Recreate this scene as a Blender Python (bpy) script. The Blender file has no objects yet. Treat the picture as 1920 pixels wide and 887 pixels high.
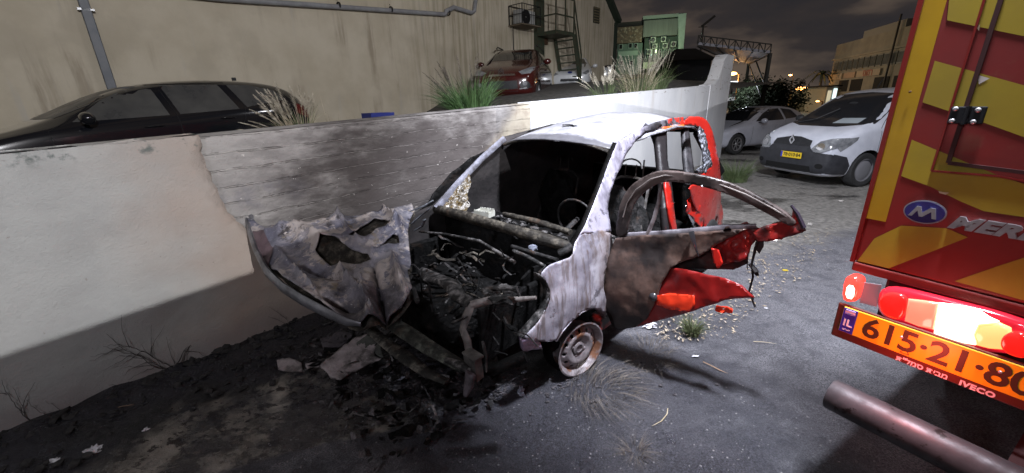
import bpy, bmesh, math, random
from mathutils import Vector, Matrix, noise
from mathutils.bvhtree import BVHTree
from mathutils.geometry import delaunay_2d_cdt
R=math.radians; V=Vector
random.seed(7)
scene=bpy.context.scene
COL=scene.collection
# ---------------------------------------------------------------- camera
FPX=740.0; CAMH=1.75; PITCH=R(18.657); ROLL=R(-1.83)
cam_fwd=V((0,math.cos(PITCH),-math.sin(PITCH))); r0=V((1,0,0)); u0=r0.cross(cam_fwd)
cam_r=math.cos(ROLL)*r0+math.sin(ROLL)*u0; cam_u=-math.sin(ROLL)*r0+math.cos(ROLL)*u0
CAM=V((0,0,CAMH))
cd=bpy.data.cameras.new('camera'); cam=bpy.data.objects.new('camera',cd); COL.objects.link(cam)
cam.matrix_world=Matrix(((cam_r.x,cam_u.x,-cam_fwd.x,0),(cam_r.y,cam_u.y,-cam_fwd.y,0),(cam_r.z,cam_u.z,-cam_fwd.z,CAMH),(0,0,0,1)))
cd.sensor_fit='HORIZONTAL'; cd.sensor_width=36; cd.lens=36*FPX/1920; cd.clip_start=.05; cd.clip_end=2000
scene.camera=cam
# ---------------------------------------------------------------- world: night sky with dim town-lit clouds
w=bpy.data.worlds.new('World'); scene.world=w; w.use_nodes=True
nt=w.node_tree; nt.nodes.clear()
out=nt.nodes.new('ShaderNodeOutputWorld'); bg=nt.nodes.new('ShaderNodeBackground'); tc=nt.nodes.new('ShaderNodeTexCoord')
mp=nt.nodes.new('ShaderNodeMapping'); mp.inputs['Scale'].default_value=(1.6,1.6,4.6); mp.inputs['Location'].default_value=(.4,.15,.2)
nz=nt.nodes.new('ShaderNodeTexNoise'); nz.inputs['Scale'].default_value=2.1; nz.inputs['Detail'].default_value=5; nz.inputs['Roughness'].default_value=.52
cr=nt.nodes.new('ShaderNodeValToRGB'); e=cr.color_ramp.elements
e[0].position=.36; e[0].color=(.022,.021,.024,1); e[1].position=.64; e[1].color=(.115,.086,.066,1)
x=cr.color_ramp.elements.new(.47); x.color=(.032,.027,.027,1)
nt.links.new(tc.outputs['Generated'],mp.inputs[0]); nt.links.new(mp.outputs[0],nz.inputs[0]); nt.links.new(nz.outputs[0],cr.inputs[0])
nt.links.new(cr.outputs[0],bg.inputs[0]); bg.inputs[1].default_value=1.0; nt.links.new(bg.outputs[0],out.inputs[0])
# ---------------------------------------------------------------- lamps of the rescue scene and added fill lamps
def spot(name,loc,target,watt,cone,blend,color,radius):
    l=bpy.data.lights.new(name,'SPOT'); o=bpy.data.objects.new(name,l); COL.objects.link(o)
    l.energy=watt; l.spot_size=R(cone); l.spot_blend=blend; l.color=color; l.shadow_soft_size=radius
    o.location=loc; o.rotation_euler=(V(target)-V(loc)).to_track_quat('-Z','Y').to_euler(); return o
def point(name,loc,watt,color,radius):
    l=bpy.data.lights.new(name,'POINT'); o=bpy.data.objects.new(name,l); COL.objects.link(o)
    l.energy=watt; l.color=color; l.shadow_soft_size=radius; o.location=loc; return o
WALLD=V((math.sin(R(42.62)),math.cos(R(42.62)),0)); WALLN=V((-WALLD.y,WALLD.x,0)); WALLA=V((-3.05,1.86,0))  # N points away from camera
# floodlight 1: stands behind the camera, cone rim shaped to draw the wall's shadow edge
L1=V((3.9,-4.7,5.4))
pa=WALLA+WALLD*-1.5+V((0,0,.36)); pb=WALLA+WALLD*3+V((0,0,.62))
nrm=(pa-L1).cross(pb-L1).normalized()
if nrm.z<0: nrm=-nrm
mid=((pa+pb)/2-L1).normalized()
tilt=R(3)
ax=(nrm*math.cos(tilt)+mid*math.sin(tilt)).normalized()
spot('flood_lamp_rear_right',L1,L1+ax,3600,2*87,0.0,(.97,.96,1.0),.02)
# floodlight 2: aimed at the wreck and the asphalt
spot('flood_lamp_low',V((1.20,1.33,4.7)),V((2.3,4.3,.3)),3100,88,.45,(.86,.89,1.0),.16)
spot('flood_lamp_far',V((1.0,1.45,3.7)),V((1.75,8.6,1.4)),1900,44,.8,(.9,.93,1.0),.1)
spot('fill_lamp_behind',V((-1.6,-1.8,3.2)),V((-.9,2.6,.2)),215,100,.9,(.92,.9,1.0),.25)  # added fill with no real source, lifts the dark lower left
point('yard_fill_lamp',V((5.5,6.2,6.5)),320,(.95,.95,1.0),.3)  # added unseen lamp, brightens the van and the far lane
point('far_street_lamp_glow',V((26,48,7)),900,(1,.55,.2),.3)
scene.view_settings.view_transform='Standard'; scene.view_settings.look='None'; scene.view_settings.exposure=0; scene.view_settings.gamma=1
# ---------------------------------------------------------------- pixel helpers: a ray through the photograph hits a real plane or surface
def rayd(px,py): return cam_fwd*FPX+cam_r*(px-960)-cam_u*(py-443.5)
def onp(px,py,P0,n):
    d=rayd(px,py); t=(V(P0)-CAM).dot(V(n))/d.dot(V(n)); return CAM+d*t
def gnd(px,py,z=0): return onp(px,py,V((0,0,z)),V((0,0,1)))
def atd(px,py,depth): return CAM+rayd(px,py)/FPX*depth
def onsurf(px,py,h,t0,Minv):
    d=rayd(px,py); o=Minv@CAM; dd=(Minv.to_3x3()@d); t=t0
    for i in range(25):
        f0=h(o+dd*t); f1=h(o+dd*(t+1e-5)); g=(f1-f0)/1e-5
        if abs(g)<1e-9: break
        st=f0/g; st=max(-t*.2,min(t*.2,st)); t-=st
        if abs(st)<1e-7: break
    return o+dd*t
# ---------------------------------------------------------------- materials
def setin(b,k,v):
    if k in b.inputs: b.inputs[k].default_value=v
MATS={}
def M(name,c1,c2=None,scale=8,rough=.6,metal=0,bump=0,bscale=None,c3=None,c3pos=(.55,.65),c3scale=3,rough2=None,coat=0,detail=6,pos=(.35,.65),stretch=(1,1,1),emit=None,es=0,spec=.5,trans=0,ior=1.45,bdist=.01):
    if name in MATS: return MATS[name]
    m=bpy.data.materials.new(name); m.use_nodes=True; nt=m.node_tree; b=nt.nodes['Principled BSDF']
    rgba=lambda c:(c[0],c[1],c[2],1)
    b.inputs['Base Color'].default_value=rgba(c1); b.inputs['Roughness'].default_value=rough; b.inputs['Metallic'].default_value=metal
    setin(b,'Coat Weight',coat); setin(b,'Coat Roughness',.08); setin(b,'Specular IOR Level',spec); setin(b,'Transmission Weight',trans); setin(b,'IOR',ior)
    if emit: setin(b,'Emission Color',rgba(emit)); setin(b,'Emission Strength',es)
    N=nt.nodes.new; Lk=nt.links.new
    tc=N('ShaderNodeTexCoord'); mp=N('ShaderNodeMapping'); mp.inputs['Scale'].default_value=stretch; Lk(tc.outputs['Object'],mp.inputs[0])
    if c2 is not None:
        n=N('ShaderNodeTexNoise'); n.inputs['Scale'].default_value=scale; n.inputs['Detail'].default_value=detail; n.inputs['Roughness'].default_value=.6; Lk(mp.outputs[0],n.inputs[0])
        r=N('ShaderNodeValToRGB'); r.color_ramp.elements[0].position=pos[0]; r.color_ramp.elements[1].position=pos[1]
        r.color_ramp.elements[0].color=rgba(c1); r.color_ramp.elements[1].color=rgba(c2); Lk(n.outputs[0],r.inputs[0]); colout=r.outputs[0]
        if rough2 is not None:
            mr=N('ShaderNodeMapRange'); mr.inputs['From Min'].default_value=pos[0]; mr.inputs['From Max'].default_value=pos[1]
            mr.inputs['To Min'].default_value=rough; mr.inputs['To Max'].default_value=rough2; Lk(n.outputs[0],mr.inputs[0]); Lk(mr.outputs[0],b.inputs['Roughness'])
        if c3 is not None:
            n3=N('ShaderNodeTexNoise'); n3.inputs['Scale'].default_value=c3scale; n3.inputs['Detail'].default_value=7; n3.inputs['Roughness'].default_value=.62; Lk(mp.outputs[0],n3.inputs[0])
            r3=N('ShaderNodeMapRange'); r3.inputs['From Min'].default_value=c3pos[0]; r3.inputs['From Max'].default_value=c3pos[1]; Lk(n3.outputs[0],r3.inputs[0])
            mx=N('ShaderNodeMixRGB'); mx.inputs[2].default_value=rgba(c3); Lk(r3.outputs[0],mx.inputs[0]); Lk(colout,mx.inputs[1]); colout=mx.outputs[0]
        Lk(colout,b.inputs['Base Color'])
    if bump:
        nb=N('ShaderNodeTexNoise'); nb.inputs['Scale'].default_value=bscale or scale*4; nb.inputs['Detail'].default_value=8; Lk(mp.outputs[0],nb.inputs[0])
        bp=N('ShaderNodeBump'); bp.inputs['Strength'].default_value=bump; bp.inputs['Distance'].default_value=bdist; Lk(nb.outputs[0],bp.inputs['Height']); Lk(bp.outputs[0],b.inputs['Normal'])
    MATS[name]=m; return m
class G:
    """small node-graph helper"""
    def __init__(s,name):
        s.m=bpy.data.materials.new(name); s.m.use_nodes=True; s.t=s.m.node_tree; s.b=s.t.nodes['Principled BSDF']; s.tc=s.t.nodes.new('ShaderNodeTexCoord')
        s.P=s.tc.outputs['Object']; sx=s.t.nodes.new('ShaderNodeSeparateXYZ'); s.t.links.new(s.P,sx.inputs[0]); s.X,s.Y,s.Z=sx.outputs
    def lk(s,a,b): s.t.links.new(a,b)
    def put(s,inp,v):
        if isinstance(v,(int,float,tuple)): inp.default_value=v
        else: s.lk(v,inp)
    def noise(s,scale,detail=6,rough=.6,stretch=None,loc=(0,0,0)):
        n=s.t.nodes.new('ShaderNodeTexNoise'); n.inputs['Scale'].default_value=scale; n.inputs['Detail'].default_value=detail; n.inputs['Roughness'].default_value=rough
        mp=s.t.nodes.new('ShaderNodeMapping'); mp.inputs['Scale'].default_value=stretch or (1,1,1); mp.inputs['Location'].default_value=loc
        s.lk(s.P,mp.inputs[0]); s.lk(mp.outputs[0],n.inputs[0]); return n.outputs[0]
    def voro(s,scale,feature='F1'):
        n=s.t.nodes.new('ShaderNodeTexVoronoi'); n.feature=feature; n.inputs['Scale'].default_value=scale; s.lk(s.P,n.inputs[0]); return n.outputs[0]
    def rng(s,v,a,b,c=0,d=1):
        n=s.t.nodes.new('ShaderNodeMapRange'); n.interpolation_type='SMOOTHSTEP'; s.put(n.inputs[0],v)
        for i,k in ((1,a),(2,b),(3,c),(4,d)): s.put(n.inputs[i],k)
        return n.outputs[0]
    def op(s,o,a,b=0.0):
        n=s.t.nodes.new('ShaderNodeMath'); n.operation=o; s.put(n.inputs[0],a); s.put(n.inputs[1],b); return n.outputs[0]
    def mix(s,f,a,b):
        n=s.t.nodes.new('ShaderNodeMixRGB'); s.put(n.inputs[0],f)
        for i,c in ((1,a),(2,b)): s.put(n.inputs[i],(c[0],c[1],c[2],1) if isinstance(c,tuple) else c)
        return n.outputs[0]
    def bump(s,h,strength=.5,dist=.01,prev=None):
        n=s.t.nodes.new('ShaderNodeBump'); n.inputs['Strength'].default_value=strength; n.inputs['Distance'].default_value=dist; s.lk(h,n.inputs['Height'])
        if prev: s.lk(prev,n.inputs['Normal'])
        return n.outputs[0]
    def done(s,col,rough=.6,metal=0.0,normal=None,coat=0):
        s.put(s.b.inputs['Base Color'],col); s.put(s.b.inputs['Roughness'],rough); s.put(s.b.inputs['Metallic'],metal)
        if normal: s.lk(normal,s.b.inputs['Normal'])
        setin(s.b,'Coat Weight',coat); return s.m
# ---------------------------------------------------------------- mesh helpers
class MB:
    def __init__(s): s.v=[]; s.f=[]
    def add(s,vs,fs):
        k=len(s.v); s.v+= [V(p) for p in vs]; s.f+=[tuple(i+k for i in f) for f in fs]; return s
    def box(s,c,size,rot=None):
        hx,hy,hz=[a/2 for a in size]; vs=[V((x,y,z)) for x in(-hx,hx) for y in(-hy,hy) for z in(-hz,hz)]
        if rot is not None: vs=[rot@p for p in vs]
        return s.add([p+V(c) for p in vs],[(0,1,3,2),(4,6,7,5),(0,4,5,1),(2,3,7,6),(0,2,6,4),(1,5,7,3)])
    def bar(s,a,b,w,h=None,up=V((0,0,1))):
        a=V(a);b=V(b);h=h or w;d=(b-a).normalized();sd=d.cross(up)
        if sd.length<1e-3: sd=d.cross(V((1,0,0)))
        sd.normalize();u=sd.cross(d)
        vs=[p+sd*i*w/2+u*j*h/2 for p in(a,b) for i,j in((-1,-1),(1,-1),(1,1),(-1,1))]
        return s.add(vs,[(3,2,1,0),(4,5,6,7),(0,1,5,4),(1,2,6,5),(2,3,7,6),(3,0,4,7)])
    def tube(s,path,rad,n=10,caps=True,squash=1.0,jit=0):
        path=[V(p) for p in path]; rings=[]
        up=None
        for i,p in enumerate(path):
            d=(path[min(i+1,len(path)-1)]-path[max(i-1,0)]).normalized()
            if up is None:
                up=V((0,0,1)) if abs(d.z)<.9 else V((1,0,0))
            sd=d.cross(up).normalized(); u=sd.cross(d).normalized(); up=u
            r=rad[i] if isinstance(rad,(list,tuple)) else rad
            rings.append([p+(sd*math.cos(a)+u*math.sin(a)*squash)*r*(1+jit*random.uniform(-1,1)) for a in [2*math.pi*k/n for k in range(n)]])
        vs=[q for r_ in rings for q in r_]; fs=[]
        for i in range(len(path)-1):
            for k in range(n): fs.append((i*n+k,i*n+(k+1)%n,(i+1)*n+(k+1)%n,(i+1)*n+k))
        if caps: fs.append(tuple(range(n-1,-1,-1))); fs.append(tuple((len(path)-1)*n+k for k in range(n)))
        return s.add(vs,fs)
    def lathe(s,c,axis,prof,n=24,close=False):
        # prof: (radius, along)
        ax=V(axis).normalized(); u=ax.cross(V((0,0,1)))
        if u.length<1e-3: u=V((1,0,0))
        u.normalize(); w_=ax.cross(u); vs=[];fs=[]
        for r,h in prof:
            for k in range(n):
                a=2*math.pi*k/n; vs.append(V(c)+ax*h+(u*math.cos(a)+w_*math.sin(a))*r)
        m=len(prof)
        for i in range(m-1+(1 if close else 0)):
            j=(i+1)%m
            for k in range(n): fs.append((i*n+k,i*n+(k+1)%n,j*n+(k+1)%n,j*n+k))
        return s.add(vs,fs)
    def ball(s,c,r,sub=2,jit=0,sq=(1,1,1)):
        bm=bmesh.new(); bmesh.ops.create_icosphere(bm,subdivisions=sub,radius=1)
        sd=random.random()*50
        vs=[V((p.co.x*sq[0],p.co.y*sq[1],p.co.z*sq[2]))*r*(1+jit*noise.noise(p.co*1.7+V((sd,0,0)))) + V(c) for p in bm.verts]
        fs=[tuple(q.index for q in f.verts) for f in bm.faces]; bm.free(); return s.add(vs,fs)
    def prism(s,pts,nvec,t):
        """flat polygon pts (3D) extruded by nvec*t"""
        n=len(pts); nv=V(nvec)*t
        return s.add([V(p) for p in pts]+[V(p)+nv for p in pts],[tuple(range(n-1,-1,-1)),tuple(range(n,2*n))]+[(i,(i+1)%n,n+(i+1)%n,n+i) for i in range(n)])
    def build(s,name,mat,parent=None,smooth=False,world=False,solid=0,bevel=0,sub=0,off=0,weld=False):
        vs=s.v
        if world and parent is not None: Mi=FR[parent.name].inverted(); vs=[Mi@p for p in vs]
        me=bpy.data.meshes.new(name); me.from_pydata([tuple(p) for p in vs],[],s.f); me.validate(); me.update()
        bm=bmesh.new(); bm.from_mesh(me)
        if weld: bmesh.ops.remove_doubles(bm,verts=bm.verts,dist=1e-5)
        bmesh.ops.recalc_face_normals(bm,faces=bm.faces); bm.to_mesh(me); bm.free()
        if mat: me.materials.append(mat)
        o=bpy.data.objects.new(name,me); COL.objects.link(o)
        if parent is not None: o.parent=parent
        FR[o.name]=FR[parent.name] if parent is not None else Matrix()
        if smooth:
            for p in me.polygons: p.use_smooth=True
            try: me.set_sharp_from_angle(angle=R(smooth if smooth is not True else 40))
            except Exception: pass
        if bevel: m=o.modifiers.new('bevel','BEVEL'); m.width=bevel; m.segments=2; m.limit_method='ANGLE'
        if solid: m=o.modifiers.new('solid','SOLIDIFY'); m.thickness=solid; m.offset=off
        if sub: m=o.modifiers.new('sub','SUBSURF'); m.levels=sub; m.render_levels=sub
        return o
FR={}
def thing(name,label,cat,mat4=None,group=None,kind=None):
    o=bpy.data.objects.new(name,None); COL.objects.link(o)
    if mat4 is None: mat4=Matrix()
    o.matrix_basis=mat4; FR[o.name]=mat4.copy(); o.empty_display_size=.2
    tag(o,label,cat,group,kind); return o
def tag(o,label=None,cat=None,group=None,kind=None):
    if label: o['label']=label
    if cat: o['category']=cat
    if group: o['group']=group
    if kind: o['kind']=kind
    return o
def T(loc): return Matrix.Translation(V(loc))
def fr(loc,xaxis):
    x=V(xaxis).normalized(); z=V((0,0,1)); y=z.cross(x)
    return Matrix(((x.x,y.x,0,loc[0]),(x.y,y.y,0,loc[1]),(x.z,y.z,1,loc[2]),(0,0,0,1)))
def inpoly(x,y,p):
    c=False; n=len(p); j=n-1
    for i in range(n):
        if (p[i][1]>y)!=(p[j][1]>y) and x<(p[j][0]-p[i][0])*(y-p[i][1])/(p[j][1]-p[i][1])+p[i][0]: c=not c
        j=i
    return c
def smoothpoly(p,k=1):
    for _ in range(k):
        q=[]
        for i in range(len(p)):
            a=p[i];b=p[(i+1)%len(p)]; q+=[(a[0]*.75+b[0]*.25,a[1]*.75+b[1]*.25),(a[0]*.25+b[0]*.75,a[1]*.25+b[1]*.75)]
        p=q
    return p
def patch(poly,fmap,step,holes=(),mb=None,jit=.15):
    """triangulated sheet over a 2D outline, each point placed by fmap(u,v)"""
    def dens(p):
        q=[]
        for i in range(len(p)):
            a=V(p[i]);b=V(p[(i+1)%len(p)]); n=max(1,int((b-a).length/step))
            q+=[a.lerp(b,k/n) for k in range(n)]
        return q
    verts=[];edges=[]
    for p in [poly]+list(holes):
        d=dens(p);k=len(verts);verts+=[v.to_2d() for v in d];edges+=[(k+i,k+(i+1)%len(d)) for i in range(len(d))]
    xs=[p[0] for p in poly];ys=[p[1] for p in poly]
    nx=int((max(xs)-min(xs))/step)+1; ny=int((max(ys)-min(ys))/step)+1
    bd=[v.copy() for v in verts]
    from mathutils import kdtree
    kd=kdtree.KDTree(len(bd))
    for i,v in enumerate(bd): kd.insert((v.x,v.y,0),i)
    kd.balance()
    for i in range(nx+1):
        for j in range(ny+1):
            x=min(xs)+i*step+(j%2)*step/2+random.uniform(-jit,jit)*step; y=min(ys)+j*step+random.uniform(-jit,jit)*step
            if inpoly(x,y,poly) and not any(inpoly(x,y,h) for h in holes):
                if kd.find((x,y,0))[2]>step*.5: verts.append(V((x,y)))
    r=delaunay_2d_cdt(verts,edges,[],0,1e-7)
    vv,ff=r[0],r[2]; fs=[]
    for f in ff:
        cx=sum(vv[i][0] for i in f)/len(f);cy=sum(vv[i][1] for i in f)/len(f)
        if inpoly(cx,cy,poly) and not any(inpoly(cx,cy,h) for h in holes): fs.append(tuple(f))
    used=sorted({i for f in fs for i in f}); ix={k:i for i,k in enumerate(used)}
    mb=mb or MB(); mb.add([fmap(vv[i][0],vv[i][1]) for i in used],[tuple(ix[i] for i in f) for f in fs]); return mb
def fn(p,sc,seed=0,oct=4):
    return noise.fractal(V(p)*sc+V((seed*7.3,seed*3.1,seed)),1.0,2.0,oct)
# ---------------------------------------------------------------- text
def text(s,size,mat,name,parent,M4,extrude=.002,shear=0,bold=0,align='CENTER',spacing=1,yscale=1):
    c=bpy.data.curves.new(name,'FONT'); c.body=s; c.size=size; c.extrude=extrude; c.align_x=align; c.align_y='CENTER'; c.shear=shear; c.offset=bold; c.space_character=spacing; c.resolution_u=3
    t=bpy.data.objects.new('tmp',c); COL.objects.link(t); dg=bpy.context.evaluated_depsgraph_get(); dg.update()
    me=bpy.data.meshes.new_from_object(t.evaluated_get(dg)); bpy.data.objects.remove(t); me.name=name
    me.transform(M4@Matrix.Diagonal((1,yscale,1,1))); me.materials.clear(); me.materials.append(mat)
    o=bpy.data.objects.new(name,me); COL.objects.link(o)
    if parent is not None: o.parent=parent
    FR[o.name]=FR[parent.name] if parent is not None else Matrix(); return o
def tmat(pos,right,up):
    r=V(right).normalized();u=V(up).normalized();n=r.cross(u)
    return Matrix(((r.x,u.x,n.x,pos[0]),(r.y,u.y,n.y,pos[1]),(r.z,u.z,n.z,pos[2]),(0,0,0,1)))

# ================================================================ GROUND
def ground_mat():
    g=G('asphalt_and_mud'); 
    # world coordinates (object at origin)
    fine=g.noise(125,8,.75); mid=g.noise(6,6,.6); big=g.noise(.9,5,.6)
    asp=g.mix(g.rng(fine,.36,.66),(.030,.030,.036),(.25,.247,.265))
    asp=g.mix(g.rng(mid,.45,.7,0,.6),asp,(.045,.045,.055))
    spk=g.rng(g.voro(90),.0,.12,1,0); asp=g.mix(g.op('MULTIPLY',spk,g.rng(g.noise(30),.5,.62)),asp,(.30,.30,.32))
    # older dusty lane further right
    dust=g.mix(g.rng(g.noise(14,8,.7),.35,.65),(.13,.122,.108),(.30,.285,.255))
    farm=g.rng(g.op('ADD',g.op('SUBTRACT',g.Y,g.op('MULTIPLY',g.X,.45)),g.op('MULTIPLY',g.op('SUBTRACT',g.noise(3,6,.65),.5),.8)),2.75,3.15)
    col=g.mix(g.op('MULTIPLY',farm,.85),asp,dust)
    # wet stains on the far lane
    wet=g.op('MULTIPLY',g.rng(g.noise(.55,5,.6,(1,1.9,1),(3,1,0)),.52,.58),g.rng(g.Y,4.6,5.6))
    col=g.mix(g.op('MULTIPLY',wet,.75),col,(.03,.028,.026))
    # mud band lower left of line through (-1.65,1.55)-(-.45,1.89)
    sd=g.op('SUBTRACT',g.Y,g.op('ADD',g.op('MULTIPLY',g.X,.30),2.02))   # >0 beyond the line
    sdn=g.op('ADD',sd,g.op('MULTIPLY',g.op('SUBTRACT',g.noise(3.5,6,.6),.5),.22))
    mudm=g.op('MULTIPLY',g.rng(sdn,-.015,.03),g.rng(g.op('ADD',g.X,g.op('MULTIPLY',g.noise(4),.3)),-.15,-.45))
    mudc=g.mix(g.rng(g.noise(5,6,.6),.4,.65),(.26,.24,.20),(.38,.345,.295))
    leaf=g.rng(g.noise(9,5,.68,(1,1.5,1)),.535,.56); leafz=g.rng(g.op('ADD',sd,g.op('MULTIPLY',g.noise(2.2),.5)),.22,.62)
    mudc=g.mix(g.op('MULTIPLY',leaf,g.op('MAXIMUM',leafz,.55)),mudc,(.028,.018,.012))
    col=g.mix(mudm,col,mudc)
    # burnt black soil near the wall and around the engine
    wd=g.op('SUBTRACT',g.op('ADD',g.op('MULTIPLY',g.X,-.736),g.op('MULTIPLY',g.Y,.677)),3.50)  # <0 camera side
    soil=g.rng(g.op('ADD',wd,g.op('MULTIPLY',g.op('SUBTRACT',g.noise(2.6,6,.65),.5),1.5)),-1.05,-.55)
    soil=g.op('MULTIPLY',soil,g.rng(g.Y,7.5,6.0))
    cx=g.op('SUBTRACT',g.X,-.15); cy=g.op('SUBTRACT',g.Y,2.45)
    rr=g.op('SQRT',g.op('ADD',g.op('MULTIPLY',cx,cx),g.op('MULTIPLY',cy,cy)))
    burn=g.rng(g.op('ADD',rr,g.op('MULTIPLY',g.op('SUBTRACT',g.noise(4,6,.65),.5),1.2)),1.25,.65)
    dark=g.op('MAXIMUM',soil,burn); soilc=g.mix(g.rng(g.noise(38,8,.7),.45,.72),(.008,.008,.009),(.055,.052,.052))
    col=g.mix(dark,col,soilc)
    # soot run-off on the asphalt
    so=g.op('MULTIPLY',g.rng(g.noise(1.5,8,.68,(1,1.3,1),(5,2,0)),.40,.54),g.rng(g.op('ADD',g.X,g.op('MULTIPLY',g.noise(1.2,5),.9)),2.9,1.5))
    sootc=g.mix(g.rng(g.noise(110,8,.8),.40,.66),(.005,.005,.007),(.062,.062,.078)); col=g.mix(g.op('MULTIPLY',so,.85),col,sootc)
    bx=g.op('SUBTRACT',g.X,.55); by=g.op('SUBTRACT',g.Y,1.55)
    br_=g.op('SQRT',g.op('ADD',g.op('MULTIPLY',bx,bx),g.op('MULTIPLY',by,by)))
    so2=g.rng(g.op('ADD',br_,g.op('MULTIPLY',g.op('SUBTRACT',g.noise(2.4,8,.7,(1,1,1),(9,1,0)),.5),2.2)),1.45,.6)
    so2=g.op('MULTIPLY',so2,g.op('SUBTRACT',1.0,g.op('MULTIPLY',mudm,.75))); col=g.mix(g.op('MULTIPLY',so2,.8),col,sootc)
    rough=g.rng(g.noise(5),.3,.7,.55,.9)
    rough=g.op('SUBTRACT',rough,g.op('MULTIPLY',g.op('MAXIMUM',g.op('MULTIPLY',mudm,.62),wet),.38))
    rough=g.op('SUBTRACT',rough,g.op('MULTIPLY',g.op('MAXIMUM',so,so2),.30))
    n1=g.bump(g.noise(150,8,.75),1.0,.010); n2=g.bump(g.noise(7,5,.6),.5,.03,n1)
    return g.done(col,rough,0.0,n2)
def build_ground():
    mb=MB(); xs=[-400,-120,-40,-12,-6]+[-4+.06*i for i in range(int(9/.06)+1)]+[6,8,12,20,40,120,400]; ys=[-60,-10,-3,-1]+[.6+.06*i for i in range(int(7/.06)+1)]+[8.5,10,14,20,40,120,400]
    wd=lambda x,y:-(-.736*x+.677*y-3.50)
    for j,y in enumerate(ys):
        for i,x in enumerate(xs):
            z=0
            if -4<=x<=5 and .6<=y<=7.6:
                z=.012*fn((x,y,0),1.3)+.007*fn((x,y,0),6,2)
                d=wd(x,y)
                if d<1.0: z+=(1-max(d,0)/1.0)*(.03+.035*fn((x,y,0),5,4)) 
            if d_behind(x,y)>.15: z=-.02
            mb.v.append(V((x,y,z-.004)))
    n=len(xs)
    for j in range(len(ys)-1):
        for i in range(n-1): mb.f.append((j*n+i,j*n+i+1,(j+1)*n+i+1,(j+1)*n+i))
    o=mb.build('ground',ground_mat(),smooth=True); tag(o,kind='structure'); return o
def d_behind(x,y): return -.736*x+.677*y-3.50
build_ground()

# ================================================================ RETAINING WALL (local frame: x along, y away, z up)
WM=fr(WALLA,WALLD)
WMi=WM.inverted()
def wall_sz(px,py,off=0):
    p=WMi@onp(px,py,WALLA+WALLN*off,WALLN); return (p.x,p.z)
def wtop(s): return 1.553+.0385*s
def concrete_mat():
    g=G('scorched_board_marked_concrete')
    n=g.noise(9,7,.65,(.35,1,1)); base=g.mix(g.rng(n,.35,.68),(.25,.235,.225),(.40,.38,.36)); gr=g.rng(g.noise(34,8,.75),.32,.7,.72,1.18); base=g.mix(1.0,base,base)
    # board joints
    zz=g.op('ADD',g.Z,g.op('SUBTRACT',g.op('MULTIPLY',g.noise(2.2,5,.7,(1,1,1)),.05),g.op('MULTIPLY',g.X,.022)))
    fr_=g.op('FRACT',g.op('MULTIPLY',zz,8.2)); edge=g.op('ABSOLUTE',g.op('SUBTRACT',fr_,.5))
    jn=g.op('MULTIPLY',g.rng(edge,.46,.492,0,.75),g.rng(g.noise(7,6,.7,(.6,1,2)),.40,.56)); base=g.mix(g.op('MULTIPLY',jn,.8),base,(.58,.55,.50))
    jd=g.op('MULTIPLY',g.rng(edge,.42,.455,0,1),g.op('MULTIPLY',g.rng(edge,.49,.47),g.rng(g.noise(11,6,.7,(.6,1,2)),.46,.56))); base=g.mix(g.op('MULTIPLY',jd,.6),base,(.12,.105,.095))
    # soot
    sx=g.op('DIVIDE',g.op('SUBTRACT',g.X,3.25),1.25); sz=g.op('DIVIDE',g.op('SUBTRACT',g.Z,1.05),.62)
    d=g.op('ADD',g.op('MULTIPLY',sx,sx),g.op('MULTIPLY',sz,sz))
    soot=g.rng(g.op('ADD',g.op('MULTIPLY',d,.8),g.op('MULTIPLY',g.op('SUBTRACT',g.noise(3.2,7,.68,(.6,1,1.6)),.5),3.4)),1.75,.25)
    base=g.mix(g.op('MULTIPLY',soot,.9),base,(.042,.033,.031))
    base=g.mix(g.op('MULTIPLY',jn,.42),base,(.52,.49,.46)); base=g.mix(g.op('MULTIPLY',jd,.3),base,(.05,.04,.04)); lf=g.rng(g.op('ADD',g.X,g.op('MULTIPLY',g.noise(3,6),.8)),2.3,1.5); base=g.mix(g.op('MULTIPLY',lf,.6),base,(.36,.35,.325)); fg=g.rng(g.noise(30,8,.78),.56,.66); base=g.mix(g.op('MULTIPLY',fg,.35),base,(.10,.085,.08))
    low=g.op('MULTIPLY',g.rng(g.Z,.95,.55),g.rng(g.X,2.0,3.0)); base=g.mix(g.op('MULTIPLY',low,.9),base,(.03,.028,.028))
    # bluish smear
    bz=g.op('ABSOLUTE',g.op('SUBTRACT',g.Z,1.13)); bl=g.op('MULTIPLY',g.op('MULTIPLY',g.rng(bz,.14,.02),g.rng(g.X,2.1,1.6)),g.rng(g.noise(6,5),.42,.6)); base=g.mix(g.op('MULTIPLY',bl,.5),base,(.15,.15,.18))
    pit=g.rng(g.noise(26,6,.7),.66,.7); base=g.mix(pit,base,(.66,.62,.58))
    # remaining cream paint at the far end
    keep=g.op('ADD',g.op('SUBTRACT',g.X,4.05),g.op('MULTIPLY',g.op('SUBTRACT',g.Z,1.25),-.9)); kp=g.rng(g.op('ADD',keep,g.op('MULTIPLY',g.noise(3),.35)),.15,.5)
    base=g.mix(g.op('MULTIPLY',kp,.75),base,g.mix(g.rng(g.noise(5),.4,.7),(.50,.44,.33),(.30,.24,.17)))
    nb=g.bump(g.noise(45,9,.75),.75,.012); nb=g.bump(g.op('ADD',g.op('MULTIPLY',jn,1.0),g.op('MULTIPLY',jd,-1.4)),.6,.012,nb)
    nb=g.bump(g.noise(8,6,.65,(.5,1,1)),.5,.03,nb)
    return g.done(base,.88,0.0,nb)
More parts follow.
